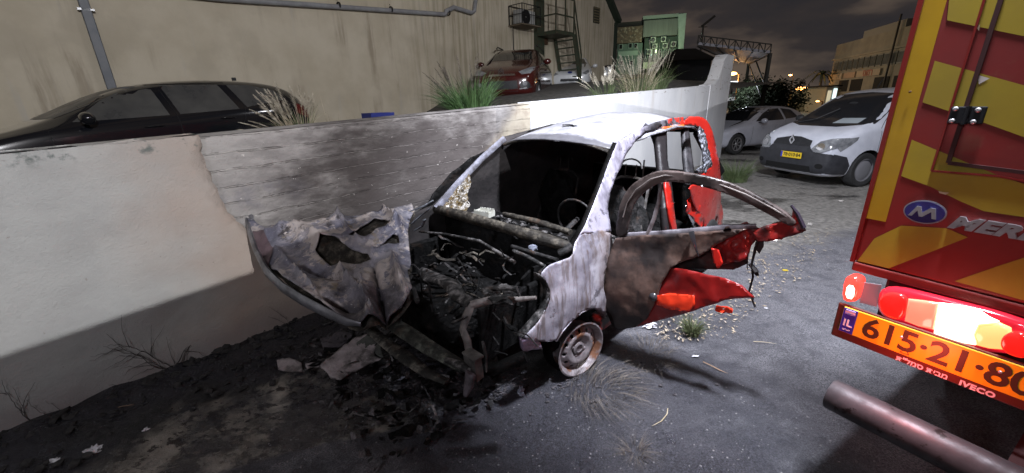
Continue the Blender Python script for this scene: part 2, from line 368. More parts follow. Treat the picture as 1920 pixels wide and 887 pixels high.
def plaster_mat():
    g=G('rough_lime_plaster')
    base=g.mix(g.rng(g.noise(3,6,.6),.35,.68),(.335,.34,.325),(.39,.395,.375))
    # pinkish scorch towards the broken edge
    pk=g.rng(g.op('ADD',g.X,g.op('MULTIPLY',g.noise(2.5,5),.9)),.95,2.1); base=g.mix(g.op('MULTIPLY',pk,.62),base,(.40,.285,.21))
    # darker, greyer tone towards the bottom
    lo=g.rng(g.op('ADD',g.Z,g.op('MULTIPLY',g.noise(3.5,6),.25)),.40,.16); base=g.mix(g.op('MULTIPLY',lo,.55),base,(.20,.17,.17))
    tp=g.op('MULTIPLY',g.rng(g.Z,1.46,1.56),g.rng(g.noise(8,6),.56,.66)); base=g.mix(tp,base,(.10,.12,.11))
    sp=g.rng(g.noise(33,4),.69,.73); base=g.mix(g.op('MULTIPLY',sp,.5),base,(.2,.17,.15))
    nb=g.bump(g.noise(75,9,.75),.9,.008); nb=g.bump(g.noise(7,4,.5),.35,.03,nb)
    return g.done(base,.85,0.0,nb)
def white_mat():
    g=G('white_painted_render')
    base=g.mix(g.rng(g.noise(1.6,6,.6,(1,1,.5)),.35,.7),(.56,.57,.585),(.66,.665,.67))
    st=g.op('MULTIPLY',g.rng(g.noise(4,5,.6,(1.3,1,.12)),.56,.68),g.rng(g.Z,1.2,1.9)); base=g.mix(g.op('MULTIPLY',st,.4),base,(.40,.35,.30))
    fl=g.op('MULTIPLY',g.rng(g.Z,1.8,1.92),g.rng(g.noise(9,6,.7,(.6,1,2)),.60,.64)); base=g.mix(fl,base,(.25,.22,.2))
    nb=g.bump(g.noise(18,7,.6),.35,.008)
    return g.done(base,.75,0.0,nb)
WALL=thing('retaining_wall','long low retaining wall behind the burnt car, plastered left, scorched bare concrete in the middle, white at the far end','wall',WM)
# bare concrete body
mb=MB()
def wsec(s0,s1,t0,t1,th,z0=-.3): # prism body
    return [(s0,t0,z0),(s1,t0,z0),(s1,t0,wtop(s1)),(s0,t0,wtop(s0))],[(s0,t0+th,z0),(s1,t0+th,z0),(s1,t0+th,wtop(s1)),(s0,t0+th,wtop(s0))]
def wblock(mb,s0,s1,y0,th,dz=0):
    a,b=wsec(s0,s1,y0,y0,th); v=[V(p)+V((0,0,dz if k in(2,3) else 0)) for k,p in enumerate(a)]+[V(p)+V((0,0,dz if k in(2,3) else 0)) for k,p in enumerate(b)]
    return mb.add(v,[(0,1,2,3),(7,6,5,4),(0,4,5,1),(3,2,6,7),(0,3,7,4),(1,5,6,2)])
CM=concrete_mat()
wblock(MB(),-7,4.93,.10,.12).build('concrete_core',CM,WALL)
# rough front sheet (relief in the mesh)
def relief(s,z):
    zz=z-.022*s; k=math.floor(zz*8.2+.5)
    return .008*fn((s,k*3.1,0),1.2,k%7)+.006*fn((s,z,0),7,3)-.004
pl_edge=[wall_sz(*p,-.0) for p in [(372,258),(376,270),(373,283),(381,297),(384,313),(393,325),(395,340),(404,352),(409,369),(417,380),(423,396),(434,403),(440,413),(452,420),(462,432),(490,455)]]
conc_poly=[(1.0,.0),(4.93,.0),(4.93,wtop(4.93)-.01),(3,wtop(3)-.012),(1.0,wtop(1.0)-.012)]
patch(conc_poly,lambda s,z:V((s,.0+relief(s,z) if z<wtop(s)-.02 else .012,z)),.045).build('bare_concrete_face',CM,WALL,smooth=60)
mbk=MB(); mbk.add([(1.0,.0,wtop(1)-.012),(4.93,.0,wtop(4.93)-.01),(4.93,.12,wtop(4.93)+.003),(1.0,.12,wtop(1)+.003)],[(0,1,2,3)]); mbk.build('top_edge',CM,WALL)
PLM=plaster_mat()
def plz(s): return wtop(s)+.006
e0=pl_edge[0]
coat=[(-7,-.1),(2.6,-.1),(2.45,.35),(2.1,.62)]+[(s,z) for s,z in reversed(pl_edge[1:])]+[(e0[0],plz(e0[0])),(-2,plz(-2)),(-7,plz(-7))]
patch(coat,lambda s,z:V((s,-.022+.004*fn((s,z,0),2.5,5),z)),.08).build('plaster_coat',PLM,WALL,smooth=60,solid=.022,off=1)
mt=MB(); mt.add([(-7,-.022,plz(-7)),(e0[0],-.022,plz(e0[0])),(e0[0],.225,plz(e0[0])+.004),(-7,.225,plz(-7)+.004)],[(0,1,2,3)]); mt.build('plaster_cap',PLM,WALL)
WHM=white_mat()
wblock(MB(),4.945,13.95,-.02,.25,.012).build('white_painted_section',WHM,WALL,bevel=.006)
# far end post with a curved shoulder
shoulder=[(12.2,1.9),(12.2,2.05),(12.55,2.08),(12.8,2.2),(12.95,2.42),(13.1,2.7),(13.3,2.83),(13.95,2.83),(13.95,-.3),(12.2,-.3)]
m_=MB(); m_.prism([V((s,-.035,z)) for s,z in shoulder],V((0,1,0)),.30); m_.build('end_post',WHM,WALL,bevel=.01)

# ================================================================ TERRACE behind the wall
def tz(s,n):  # n distance behind wall face
    ramp=.75+.135*(s-1.0)
    if s>4.5: ramp=1.22+.03*(s-4.5)
    if s>7.4: ramp=1.31+.60*min(1,(s-7.4)/1.4)
    if s>8.8: ramp=1.91+.10*(min(s,13.5)-8.8)
    lo=wtop(s)-.16; k=max(0,min(1,(n-.2)/2.2)); k=k*k*(3-2*k)
    z=lo*(1-k)+ramp*k
    return z
def dirt_mat():
    g=G('dark_terrace_paving'); c=g.mix(g.rng(g.noise(8,8,.7),.35,.7),(.05,.05,.047),(.13,.12,.11)); return g.done(c,.9,0.0,g.bump(g.noise(30),.6,.02))
mb=MB(); ss=[-9+i*.8 for i in range(50)]; ns=[.16,.5,.9,1.3,1.8,2.4,3.2,5,7.2]
for s in ss:
    for n in ns: mb.v.append(WM@V((s,n,tz(s,n))))
for i in range(len(ss)-1):
    for j in range(len(ns)-1): k=i*len(ns)+j; mb.f.append((k,k+1,k+len(ns)+1,k+len(ns)))
o=mb.build('terrace_ground',dirt_mat(),smooth=True); tag(o,kind='structure')
def terr(s,n): p=WM@V((s,n,0)); p.z=tz(s,n); return p

# ================================================================ INDUSTRIAL BUILDING on the terrace
BD=10.0-3.5  # distance of its facade behind the retaining wall face
BM=fr(WALLA+WALLN*BD,WALLD); BMi=BM.inverted()
def bsz(px,py,off=0):
    p=BMi@onp(px,py,WALLA+WALLN*(BD-off),WALLN); return (p.x,p.z)
def bwall_mat():
    g=G('stained_beige_facade')
    c=g.mix(g.rng(g.noise(1.1,6,.6),.3,.7),(.50,.445,.335),(.60,.545,.43))
    st=g.rng(g.noise(2.2,7,.66,(1.3,1,.13)),.50,.66); c=g.mix(g.op('MULTIPLY',g.op('MULTIPLY',st,g.rng(g.noise(.5,4),.4,.62)),.55),c,(.20,.15,.10)); pt=g.rng(g.noise(.7,5,.6,(1,1,1),(8,0,2)),.5,.6); c=g.mix(g.op('MULTIPLY',pt,.35),c,(.43,.385,.30))
    g2=g.rng(g.noise(1.7,5,.6,(2.2,1,.16),(4,0,3)),.58,.72); c=g.mix(g.op('MULTIPLY',g2,.35),c,(.46,.46,.45))
    dn=g.op('MULTIPLY',g.rng(g.X,7.0,9.0),g.rng(g.noise(6,6,.6,(1.5,1,.08)),.42,.66)); c=g.mix(g.op('MULTIPLY',dn,.55),c,(.22,.19,.11))
    return g.done(c,.88,0.0,g.bump(g.noise(30,6,.6),.35,.01))
BLD=thing('industrial_building','tall beige stained blank-walled building on the terrace behind the parked cars','building',BM)
e1=bsz(1154,43); e2=bsz(1136,0); sl=(e2[1]-e1[1])/(e2[0]-e1[0])
xe=e1[0]; outl=[(-12,-1),(xe,-1),(xe,e1[1]),(xe-9,e1[1]-sl*9 if sl<0 else e1[1]+6),(-12,13)]
m_=MB(); m_.prism([V((s,0,z)) for s,z in outl],V((0,1,0)),9); m_.build('wall',bwall_mat(),BLD)
m_=MB(); m_.bar(V((outl[2][0]+.05,-.12,outl[2][1]+.03)),V((outl[3][0],-.12,outl[3][1]+.03)),.3,.16); m_.build('roof_edge',M('dark_green_steel',(.02,.035,.025),rough=.5),BLD)
m_=MB(); m_.bar(V((xe-.05,-.06,2.5)),V((xe-.05,-.06,e1[1])),.12,.12); m_.build('corner_trim',MATS['dark_green_steel'],BLD)
PIPE=M('grey_pvc_pipe',(.30,.31,.32),(.22,.22,.23),scale=5,rough=.45)
DARKM=M('dark_bracket_metal',(.02,.02,.022),rough=.5,metal=.4)
a=bsz(418,-2,.08); b=bsz(835,27,.08); c=bsz(852,14,.08); d=bsz(884,24,.08); e_=bsz(893,-6,.08)
P3=lambda q,y=-.08:V((q[0],y,q[1]))
pp=MB(); pp.tube([P3((a[0]-.6,a[1]-.02)),P3(a),P3(b)],.055,12); pp.tube([P3(b),P3((b[0]+.03,b[1]+.08)),P3((c[0]-.02,c[1])),P3((c[0]+.08,c[1]-.01)),P3(d),P3((d[0]+.12,d[1]+.06)),P3(e_),P3((e_[0]+.1,e_[1]+1))],.06,12)
PIPET=thing('drain_pipe','grey pipe running almost level along the beige facade, with a bend at its right end','pipe',BM)
pp.build('pipe_run',PIPE,PIPET,smooth=True)
for px,py in ((635,10),(733,18),(841,24)):
    q=bsz(px,py,.08); m_=MB(); m_.tube([P3((q[0]-.02,q[1]+.1)),P3((q[0]-.02,q[1]+.12))],.01,6); m_.lathe(P3(q),V((1,0,0)),[(.062,-.018),(.075,-.018),(.075,.018),(.062,.018)],16); m_.bar(P3((q[0],q[1]),-.0),P3((q[0],q[1]),-.08),.02); m_.build('pipe_clamp',DARKM,PIPET)
a=bsz(155,0,.1); b=bsz(211,168,.1)
DP=thing('downpipe','dark grey square downpipe dropping behind the black wagon','pipe',BM)
xm=(a[0]+b[0])/2; m_=MB(); m_.bar(V((xm,-.08,5)),V((xm,-.08,.6)),.125,.1,up=V((0,1,0))); m_.build('pipe_shaft',M('slate_grey_pipe',(.10,.115,.135),(.14,.15,.165),scale=6,rough=.45),DP,bevel=.01)
q=bsz(162,18,.1); m_=MB(); m_.box((xm,-.075,q[1]),(.2,.11,.03)); m_.build('pipe_clamp',M('zinc',(.4,.41,.42),rough=.4,metal=.8),DP)
# air conditioner in its cage
x0,zt=bsz(975,8,.35); x1,zb=bsz(1005,56,.35)
AC=thing('caged_air_conditioner','grey air conditioner unit in a wire cage fixed to the beige facade','air conditioner',BM)
zt,zb=bsz(990,22,.3)[1]+.12,bsz(990,50,.3)[1]; x0=bsz(976,30,.55)[0]; x1=x0+.95
cg=MB()
for xx in (x0,x1):
    for yy in (-.62,-.05): cg.bar(V((xx,yy,zb)),V((xx,yy,zt)),.025)
for zz in (zb,(zb+zt)/2,zt):
    for yy in (-.62,-.05): cg.bar(V((x0,yy,zz)),V((x1,yy,zz)),.02)
    for xx in (x0,x1): cg.bar(V((xx,-.62,zz)),V((xx,-.05,zz)),.02)
for k in range(1,8):
    xx=x0+(x1-x0)*k/8; cg.bar(V((xx,-.62,zb)),V((xx,-.62,zt)),.008)
for k in range(1,5):
    yy=-.62+.57*k/5; cg.bar(V((x0,yy,zb)),V((x0,yy,zt)),.008)
cg.build('cage',DARKM,AC)
m_=MB(); m_.box(((x0+x1)/2,-.3,(zb+zt)/2-.05),(.78,.32,(zt-zb)*.72)); m_.build('unit_case',M('aged_white_case',(.45,.46,.45),(.33,.34,.33),scale=8,rough=.5),AC,bevel=.015)
m_=MB(); m_.lathe(((x0+x1)/2-.1,-.47,(zb+zt)/2-.05),V((0,-1,0)),[(.02,0),(.2,.0),(.22,.01),(.22,0)],20); m_.build('fan_grille',DARKM,AC)
m_=MB(); m_.box(((x0+x1)/2,-.33,zb-.02),(1.0,.62,.03)); m_.build('shelf',M('rusty_shelf',(.16,.13,.09),rough=.8),AC)
m_=MB(); q=bsz(984,56,.03); m_.tube([V((x0+.2,-.03,zb)),V((x0+.2,-.03,zb-1.6))],.015,6); m_.build('cable',DARKM,AC)
for px,py in ((1007,72),(1021,76)):
    q=bsz(px,py,.03); m_=MB(); m_.box((q[0],-.04,q[1]),(.3,.09,.34 if px<1010 else .28)); o=m_.build('wall_vent',M('rust_brown_metal',(.12,.06,.03),(.06,.035,.02),scale=12,rough=.7),BLD,bevel=.01)
# stairs
ST=thing('steel_stair','green steel stair with railed landing climbing the facade beyond the red car','stair',BM)
GR=M('green_painted_steel',(.035,.06,.04),(.06,.05,.03),scale=9,rough=.55)
s0=bsz(1040,58,.9)[0]; zl=bsz(1055,62,.9)[1]; s1=bsz(1076,58,.95)[0]
m_=MB(); m_.box(((s0+s1)/2,-.5,zl),(s1-s0,.95,.12)); m_.build('landing',GR,ST)
m_=MB()
for xx in (s0,(s0+s1)/2,s1): m_.bar(V((xx,-.95,zl)),V((xx,-.95,zl+1.1)),.04)
for zz in (.55,1.1): m_.bar(V((s0,-.95,zl+zz)),V((s1,-.95,zl+zz)),.04); m_.bar(V((s0,-.95,zl+zz)),V((s0,-.05,zl+zz)),.04)
tzb=1.75; L_=bsz(1090,100,.95)[0]-s1
for zz in (.55,1.1): m_.bar(V((s1,-.95,zl+zz)),V((s1+L_,-.95,zl-tzb+zz)),.04)
m_.bar(V((s1+L_,-.95,zl-tzb)),V((s1+L_,-.95,zl-tzb+1.1)),.04); m_.build('railing',GR,ST)
m_=MB()
for yy in (-.95,-.1): m_.bar(V((s1,yy,zl)),V((s1+L_,yy,zl-tzb)),.05,.16)
m_.build('stringer',GR,ST)
m_=MB()
for k in range(7): m_.box((s1+L_*(k+.5)/7,-.52,zl-tzb*(k+.6)/7),(L_/7*1.1,.82,.04))
m_.build('treads',GR,ST)
m_=MB(); m_.bar(V((s0+.2,-.06,zl-2)),V((s0+.2,-.06,zl+3)),.5,.1,up=V((0,1,0))); m_.build('door_column',GR,ST)
q0=bsz(1112,12,.02); q1=bsz(1124,45,.02); m_=MB(); m_.box(((q0[0]+q1[0])/2,-.02,(q0[1]+q1[1])/2),(abs(q1[0]-q0[0])*.8,.06,abs(q0[1]-q1[1])*1.0)); wf=m_.build('window',M('dark_louvre',(.05,.05,.035),rough=.6),BLD)
m_=MB()
for k in range(6): m_.box(((q0[0]+q1[0])/2,-.06,q1[1]+(q0[1]-q1[1])*(k+.5)/6),(abs(q1[0]-q0[0])*.8,.03,.03))
m_.build('louvre_slats',M('beige_slat',(.2,.17,.1),rough=.6),wf)

# ================================================================ PARKED CARS
GLASS=M('dark_car_glass',(.012,.013,.015),rough=.06,spec=.6,coat=.4)
GLASSD=M('dusty_car_glass',(.055,.056,.056),(.08,.08,.076),scale=4,rough=.25,rough2=.45)
TYRE=M('tyre_rubber',(.018,.018,.018),(.03,.03,.03),scale=20,rough=.85)
RIMM=M('alloy_rim',(.42,.42,.43),rough=.35,metal=.8)
BLACKP=M('black_plastic',(.016,.017,.019),(.026,.027,.03),scale=15,rough=.5)
SEAM=M('panel_gap',(.004,.004,.005),rough=.8)
LAMPG=M('headlight_glass',(.26,.27,.28),(.12,.125,.135),scale=9,rough=.12,coat=1)
CHROME=M('chrome',(.7,.7,.72),rough=.18,metal=1)
REDL=M('red_tail_glass',(.35,.01,.01),rough=.15,coat=1)
DARKI=M('dark_cavity',(.004,.004,.004),rough=.9)
def halfsec(st):
    x,zb,zbelt,zt,w_,wt=st
    return [(0,zb),(w_*.55,zb),(w_*.90,zb+.015),(w_*.985,zb+.13),(w_,zb+.42*(zbelt-zb)+.04),(w_*.985,zbelt-.07),(w_*.955,zbelt),((w_*.93+wt)/2 if zt-zbelt>.25 else (w_*.9+wt)/2,zbelt+(zt-zbelt)*.5),(wt,zt-.045 if zt-zbelt>.25 else zt-.01),(wt*.78,zt-.005),(0,zt+.008)]
def loft(stations):
    m=MB(); rings=[]
    for st in stations:
        h=halfsec(st); full=[(y,z) for y,z in h]+[(-y,z) for y,z in reversed(h[1:-1])]
        rings.append([V((st[0],y,z)) for y,z in full])
    n=len(rings[0]); m.v=[p for r_ in rings for p in r_]
    for i in range(len(rings)-1):
        for k in range(n): m.f.append((i*n+k,i*n+(k+1)%n,(i+1)*n+(k+1)%n,(i+1)*n+k))
    h=n//2
    for base in (0,(len(rings)-1)*n):   # end caps as quads strips
        for k in range(h):
            a,b=k,k+1; c,d=(n-k-1)%n,(n-k)%n
            if k==0: m.f.append((base+0,base+1,base+n-1))
            elif k<h-1: m.f.append((base+a,base+b,base+n-b,base+n-a))
            else: m.f.append((base+a,base+b,base+n-a))
    return m
def bake(o):
    dg=bpy.context.evaluated_depsgraph_get(); dg.update(); me=bpy.data.meshes.new_from_object(o.evaluated_get(dg)); o.modifiers.clear(); old=o.data; o.data=me; me.name=old.name; bpy.data.meshes.remove(old); return o
def bvh_of(o):
    return BVHTree.FromPolygons([v.co.copy() for v in o.data.vertices],[tuple(p.vertices) for p in o.data.polygons])
def pside(bvh,side,off=.004):
    def f(x,z):
        h=bvh.ray_cast(V((x,side*3,z)),V((0,-side,0)))
        if h[0] is None:
            q=bvh.find_nearest(V((x,side*.8,z))); return q[0]+q[1]*0
        return h[0]+V((0,side*off,0))
    return f
def pfront(bvh,off=.004,sg=1):
    def f(y,z):
        h=bvh.ray_cast(V((sg*3-0 if sg>0 else -9,y,z)),V((-sg,0,0)))
        if h[0] is None: return bvh.find_nearest(V((0,y,z)))[0]
        return h[0]+V((sg*off,0,off*.6))
    return f
def decal(name,poly,fmap,mat,parent,step=.06,solid=0,holes=()):
    return patch(poly,fmap,step,holes).build(name,mat,parent,smooth=50,solid=solid,off=0)
def wheel(parent,c,r,w_,side,style='alloy',rimmat=None,yaw=0):
    m=MB(); ax=V((math.sin(yaw)*-1*side*0+ -math.sin(yaw),math.cos(yaw),0))*side; ri=r*.66
    m.lathe(c,ax,[(ri,-w_/2),(r*.94,-w_/2),(r,-w_/2+.03),(r,w_/2-.03),(r*.95,w_/2),(ri+.02,w_/2+.004),(ri,w_/2-.01)],32,close=True)
    t=m.build('wheel',TYRE,parent,smooth=50)
    m=MB(); m.lathe(c,ax,[(ri+.005,w_/2-.004),(ri-.02,w_/2-.01),(ri-.03,w_/2-.06),(.02,w_/2-.07)],28)
    m.build('rim_well',DARKI if style=='alloy' else (rimmat or RIMM),t,smooth=40)
    if style=='alloy':
        m=MB(); u=ax.cross(V((0,0,1))).normalized(); 
        m.lathe(c,ax,[(ri+.004,w_/2-.01),(ri+.004,w_/2+.006),(ri-.022,w_/2+.004),(ri-.03,w_/2-.03)],28)
        m.lathe(c,ax,[(.0,w_/2-.012),(.045,w_/2-.012),(.06,w_/2-.03)],14)
        for k in range(7):
            a=2*math.pi*k/7; dr=u*math.cos(a)+V((0,0,1))*math.sin(a)
            m.bar(V(c)+ax*(w_/2-.028)+dr*.03,V(c)+ax*(w_/2-.012)+dr*(ri-.01),.035,.02,up=ax)
        m.build('rim',rimmat or RIMM,t,smooth=40)
    else:
        m=MB(); m.lathe(c,ax,[(ri*.95,w_/2-.02),(ri*.75,w_/2+.0),(ri*.4,w_/2+.008),(.0,w_/2+.01)],28); m.build('hubcap',rimmat or RIMM,t,smooth=40)
    return t
def carbody(name,label,cat,M4,stations,paint,axles,rw,archr,wid,group=None,style='alloy',rimmat=None,mirror=True,yaw=0):
    root=thing(name,label,cat,M4,group)
    b=loft(stations).build('body',paint,root,sub=2); bake(b)
    cut=MB()
    for ax_ in axles:
        for s in (-1,1): cut.lathe((ax_,s*(wid/2-.12),rw),V((0,s,0)),[(0,-.13),(archr,-.13),(archr,.4),(0,.4)],28)
    # caps
    co=bpy.data.objects.new('cutter',bpy.data.meshes.new('c')); 
    co.data.from_pydata([tuple(p) for p in cut.v],[],cut.f); bmx=bmesh.new(); bmx.from_mesh(co.data); bmesh.ops.remove_doubles(bmx,verts=bmx.verts,dist=1e-4); bmesh.ops.recalc_face_normals(bmx,faces=bmx.faces); bmx.to_mesh(co.data); bmx.free()
    COL.objects.link(co); co.parent=root; co.data.materials.append(DARKI); b.data.materials.append(DARKI)
    md=b.modifiers.new('b','BOOLEAN'); md.operation='DIFFERENCE'; md.object=co; md.solver='EXACT'; 
    try: md.material_mode='TRANSFER'
    except Exception: pass
    bake(b); bpy.data.objects.remove(co)
    for p in b.data.polygons: p.use_smooth=True
    b.data.set_sharp_from_angle(angle=R(35))
    bv=bvh_of(b)
    for ax_ in axles:
        for s in (-1,1): wheel(root,V((ax_,s*(wid/2-.125),rw)),rw,.2,s,style,rimmat,yaw if ax_==axles[0] else 0)
    return root,b,bv
def seam(root,pts,fm,name='panel_gap_line',wd=.009,mat=None):
    m=MB(); P=[]
    for a,b in zip(pts[:-1],pts[1:]):
        n=max(1,int((V(b)-V(a)).length/.08))
        for k in range(n): P.append(V(a).lerp(V(b),k/n))
    P.append(V(pts[-1]))
    L_=[];
    for i,p in enumerate(P):
        d=(P[min(i+1,len(P)-1)]-P[max(i-1,0)]).normalized(); nn=V((-d.y,d.x)); L_.append((fm(*(p+nn*wd/2)),fm(*(p-nn*wd/2))))
    for i,(a,b) in enumerate(L_): m.v+=[a,b]
    for i in range(len(L_)-1): m.f.append((2*i,2*i+1,2*i+3,2*i+2))
    return m.build(name,mat or SEAM,root,smooth=40)
def mirrorpart(root,x,z,w_,side,mat):
    m=MB(); m.ball((x,side*(w_/2+.11),z),.11,2,0,(.7,1.0,.72)); o=m.build('door_mirror',mat,root,smooth=60)
    m=MB(); m.bar((x,side*(w_/2-.06),z-.05),(x,side*(w_/2+.06),z-.04),.05,.03); m.build('mirror_arm',BLACKP,o)
    return o
def handle(root,x,z,bv,side,mat):
    q=pside(bv,side,.0)(x,z); m=MB(); m.tube([q+V((.1,-side*.0,0)),q+V((.07,side*.03,.003)),q+V((-.07,side*.03,.003)),q+V((-.1,0,0))],.013,8,squash=.8); m.build('door_handle',mat,root,smooth=60)
    m=MB(); m.lathe(q+V((0,side*.002,-.005)),V((0,side,0)),[(.0,.0),(.045,.001),(.05,0)],14)
def plate(root,c,right,up,txt,w_=.44,h=.11,size=.088):
    c=V(c);right=V(right).normalized();up=V(up).normalized();n=right.cross(up)
    m=MB(); m.add([c+right*i*w_/2+up*j*h/2+n*k for k in(-.006,.004) for i,j in((-1,-1),(1,-1),(1,1),(-1,1))],[(0,3,2,1),(4,5,6,7),(0,1,5,4),(1,2,6,5),(2,3,7,6),(3,0,4,7)])
    p=m.build('number_plate',M('yellow_plate',(.75,.52,.02),rough=.35),root)
    m=MB(); q=c-right*(w_/2-.022)+n*.0065
    m.add([q+right*i*.02+up*j*h*.47 for i,j in((-1,-1),(1,-1),(1,1),(-1,1))],[(0,1,2,3)]); m.build('blue_strip',M('plate_blue',(.03,.05,.45),rough=.4),p)
    text(txt,size,M('plate_black',(.01,.01,.01),rough=.5),'plate_number',p,tmat(c+right*.022+n*.005,right,up),.001,bold=.002)
    return p
def ellipse(cx,cy,a,b,n=16,rot=0): return [(cx+a*math.cos(t)*math.cos(rot)-b*math.sin(t)*math.sin(rot),cy+a*math.cos(t)*math.sin(rot)+b*math.sin(t)*math.cos(rot)) for t in [2*math.pi*k/n for k in range(n)]]

# ---- black estate car beside the facade
PB=M('black_car_paint',(.006,.007,.010),rough=.16,coat=1,spec=.6)
st=[(0,.42,.52,.60,.62,.5),(-.2,.27,.62,.68,.80,.62),(-.6,.20,.74,.79,.90,.70),(-1.15,.18,.86,.92,.92,.74),(-1.5,.18,.92,1.0,.925,.72),(-1.95,.18,.94,1.24,.925,.62),(-2.45,.18,.96,1.43,.925,.59),(-3.1,.18,.99,1.49,.925,.58),(-3.8,.18,1.02,1.48,.92,.57),(-4.4,.22,1.04,1.42,.89,.55),(-4.68,.30,1.02,1.28,.84,.58),(-4.86,.40,.90,1.0,.76,.60)]
dn=8.0-3.5
# place by the rear tail lamp and mirror positions
nose=terr(0,dn).copy()
def wagon_frame():
    # direction: nose towards the left of the picture (-s)
    pm=WMi@onp(150,225,WALLA+WALLN*(dn-.0),WALLN); pr=WMi@onp(560,205,WALLA+WALLN*dn,WALLN)
    return pm,pr
pm,pr=wagon_frame(); sc_w=max(.8,min(1.05,(pr.x-pm.x)/3.05))
zt_=.90; 
fm4=fr(WM@V((-1.02,4.6,.631)),-WALLD)@Matrix.Rotation(R(7.21),4,'Z')@Matrix.Rotation(R(1.83),4,'Y')@Matrix.Scale(1.018,4)
CAR,b,bv=carbody('parked_estate_car','dusty black estate car parked along the beige facade, left of the grass tufts','car',fm4,st,PB,(-.93,-3.78),.33,.375,1.85,'cars parked on the terrace')
for sd in (1,-1):
    f=pside(bv,sd)
    decal('front_side_window',[(-1.75,.985),(-2.72,1.0),(-2.66,1.40),(-2.42,1.375),(-2.1,1.22)],f,GLASSD,CAR)
    decal('rear_side_window',[(-2.84,1.005),(-3.62,1.03),(-3.50,1.40),(-2.78,1.405)],f,GLASSD,CAR)
    decal('quarter_window',[(-3.74,1.05),(-4.42,1.15),(-4.30,1.30),(-3.95,1.385),(-3.62,1.395)],f,GLASSD,CAR)
    seam(CAR,[(-1.5,.25),(-1.52,.9),(-1.70,.99),(-2.1,1.25),(-2.4,1.41),(-3.6,1.43),(-3.72,1.1),(-3.66,.9),(-3.45,.55),(-3.4,.25)],f); seam(CAR,[(-2.78,.25),(-2.80,.98),(-2.74,1.42)],f)
    handle(CAR,-2.5,.87,bv,sd,PB); handle(CAR,-3.42,.91,bv,sd,PB); mirrorpart(CAR,-1.86,1.02,1.85,sd,PB)
    decal('tail_lamp',[(-4.55,1.08),(-4.80,.98),(-4.74,.80),(-4.5,.92)],pside(bv,sd,.012),M('dull_tail_glass',(.10,.006,.006),rough=.3,coat=.4),CAR,.05)
decal('windscreen',[(-.70,1.04),(.70,1.04),(.56,1.40),(-.56,1.40)],pfront(bv),GLASSD,CAR,.08)
m=MB(); m.box((-4.0,0,1.51),(.06,.03,.05)); m.build('roof_antenna',BLACKP,CAR)

# ---- red compact MPV facing the camera
PR=M('dark_red_paint',(.05,.006,.005),rough=.22,coat=1)
st=[(0,.40,.62,.70,.60,.45),(-.12,.24,.80,.86,.76,.56),(-.4,.20,.95,1.0,.84,.64),(-.85,.20,1.02,1.12,.86,.68),(-1.15,.20,1.05,1.22,.865,.66),(-1.7,.20,1.07,1.52,.865,.60),(-2.2,.20,1.08,1.61,.865,.59),(-3.2,.20,1.10,1.62,.86,.59),(-3.8,.24,1.10,1.54,.84,.58),(-4.02,.3,1.05,1.3,.8,.58),(-4.08,.4,.9,1.0,.74,.56)]
pf=atd(950,200,11.6); 
def suv_frame():
    # front wheel pixel (1006,178) hub height .31
    hub=atd(1005,177,11.6); hub.z-=.31; ax=V((-math.sin(R(13)),-math.cos(R(13)),0)); left=V((0,0,1)).cross(ax)
    org=hub-left*.76*1.08+ax*.78*1.08; return fr(org,ax)@Matrix.Scale(1.08,4)
CAR,b,bv=carbody('parked_red_car','dark red compact people carrier facing forward on the terrace beside the facade','car',suv_frame(),st,PR,(-.78,-3.32),.315,.36,1.73,'cars parked on the terrace')
for sd in (1,-1):
    f=pside(bv,sd)
    decal('front_side_window',[(-1.45,1.12),(-2.22,1.12),(-2.18,1.54),(-1.85,1.53)],f,GLASS,CAR); decal('rear_side_window',[(-2.32,1.12),(-3.2,1.13),(-3.1,1.54),(-2.28,1.545)],f,GLASS,CAR); decal('quarter_window',[(-3.3,1.14),(-3.75,1.18),(-3.65,1.45),(-3.22,1.53)],f,GLASS,CAR)
    seam(CAR,[(-1.3,.28),(-1.34,1.05)],f); seam(CAR,[(-2.27,.28),(-2.27,1.1)],f); handle(CAR,-2.1,.98,bv,sd,PR); mirrorpart(CAR,-1.5,1.16,1.73,sd,PR)
    ff=pfront(bv,.008)
    decal('headlight',[(sd*.42,.83),(sd*.60,.90),(sd*.79,.98),(sd*.80,.88),(sd*.72,.78),(sd*.52,.76)],ff,LAMPG,CAR,.05)
    decal('fog_lamp_surround',ellipse(sd*.60,.50,.13,.10),ff,BLACKP,CAR,.05); decal('fog_lamp',ellipse(sd*.60,.53,.06,.05),pfront(bv,.02),LAMPG,CAR,.03)
    decal('chrome_strip',[(sd*.46,.40),(sd*.76,.44),(sd*.76,.47),(sd*.46,.43)],ff,CHROME,CAR,.04)
    m=MB(); m.tube([V((-1.9,sd*.58,1.60)),V((-2.05,sd*.58,1.665)),V((-3.4,sd*.58,1.665)),V((-3.6,sd*.57,1.60))],.018,8); m.build('roof_rail',BLACKP,CAR,smooth=True)
ff=pfront(bv)
decal('windscreen',[(-.74,1.20),(.74,1.20),(.60,1.55),(-.60,1.55)],ff,GLASS,CAR,.08)
decal('upper_grille',[(-.36,.74),(.36,.74),(.33,.79),(-.33,.79)],ff,CHROME,CAR,.05); decal('lower_grille',[(-.42,.36),(.42,.36),(.40,.62),(-.40,.62)],ff,BLACKP,CAR,.07)
m=MB()
for dz in (0,.055):
    m.bar(V((.03,-.07,.80+dz)),V((.03,0,.86+dz)),.02); m.bar(V((.03,.07,.80+dz)),V((.03,0,.86+dz)),.02)
m.build('chevron_badge',CHROME,CAR)

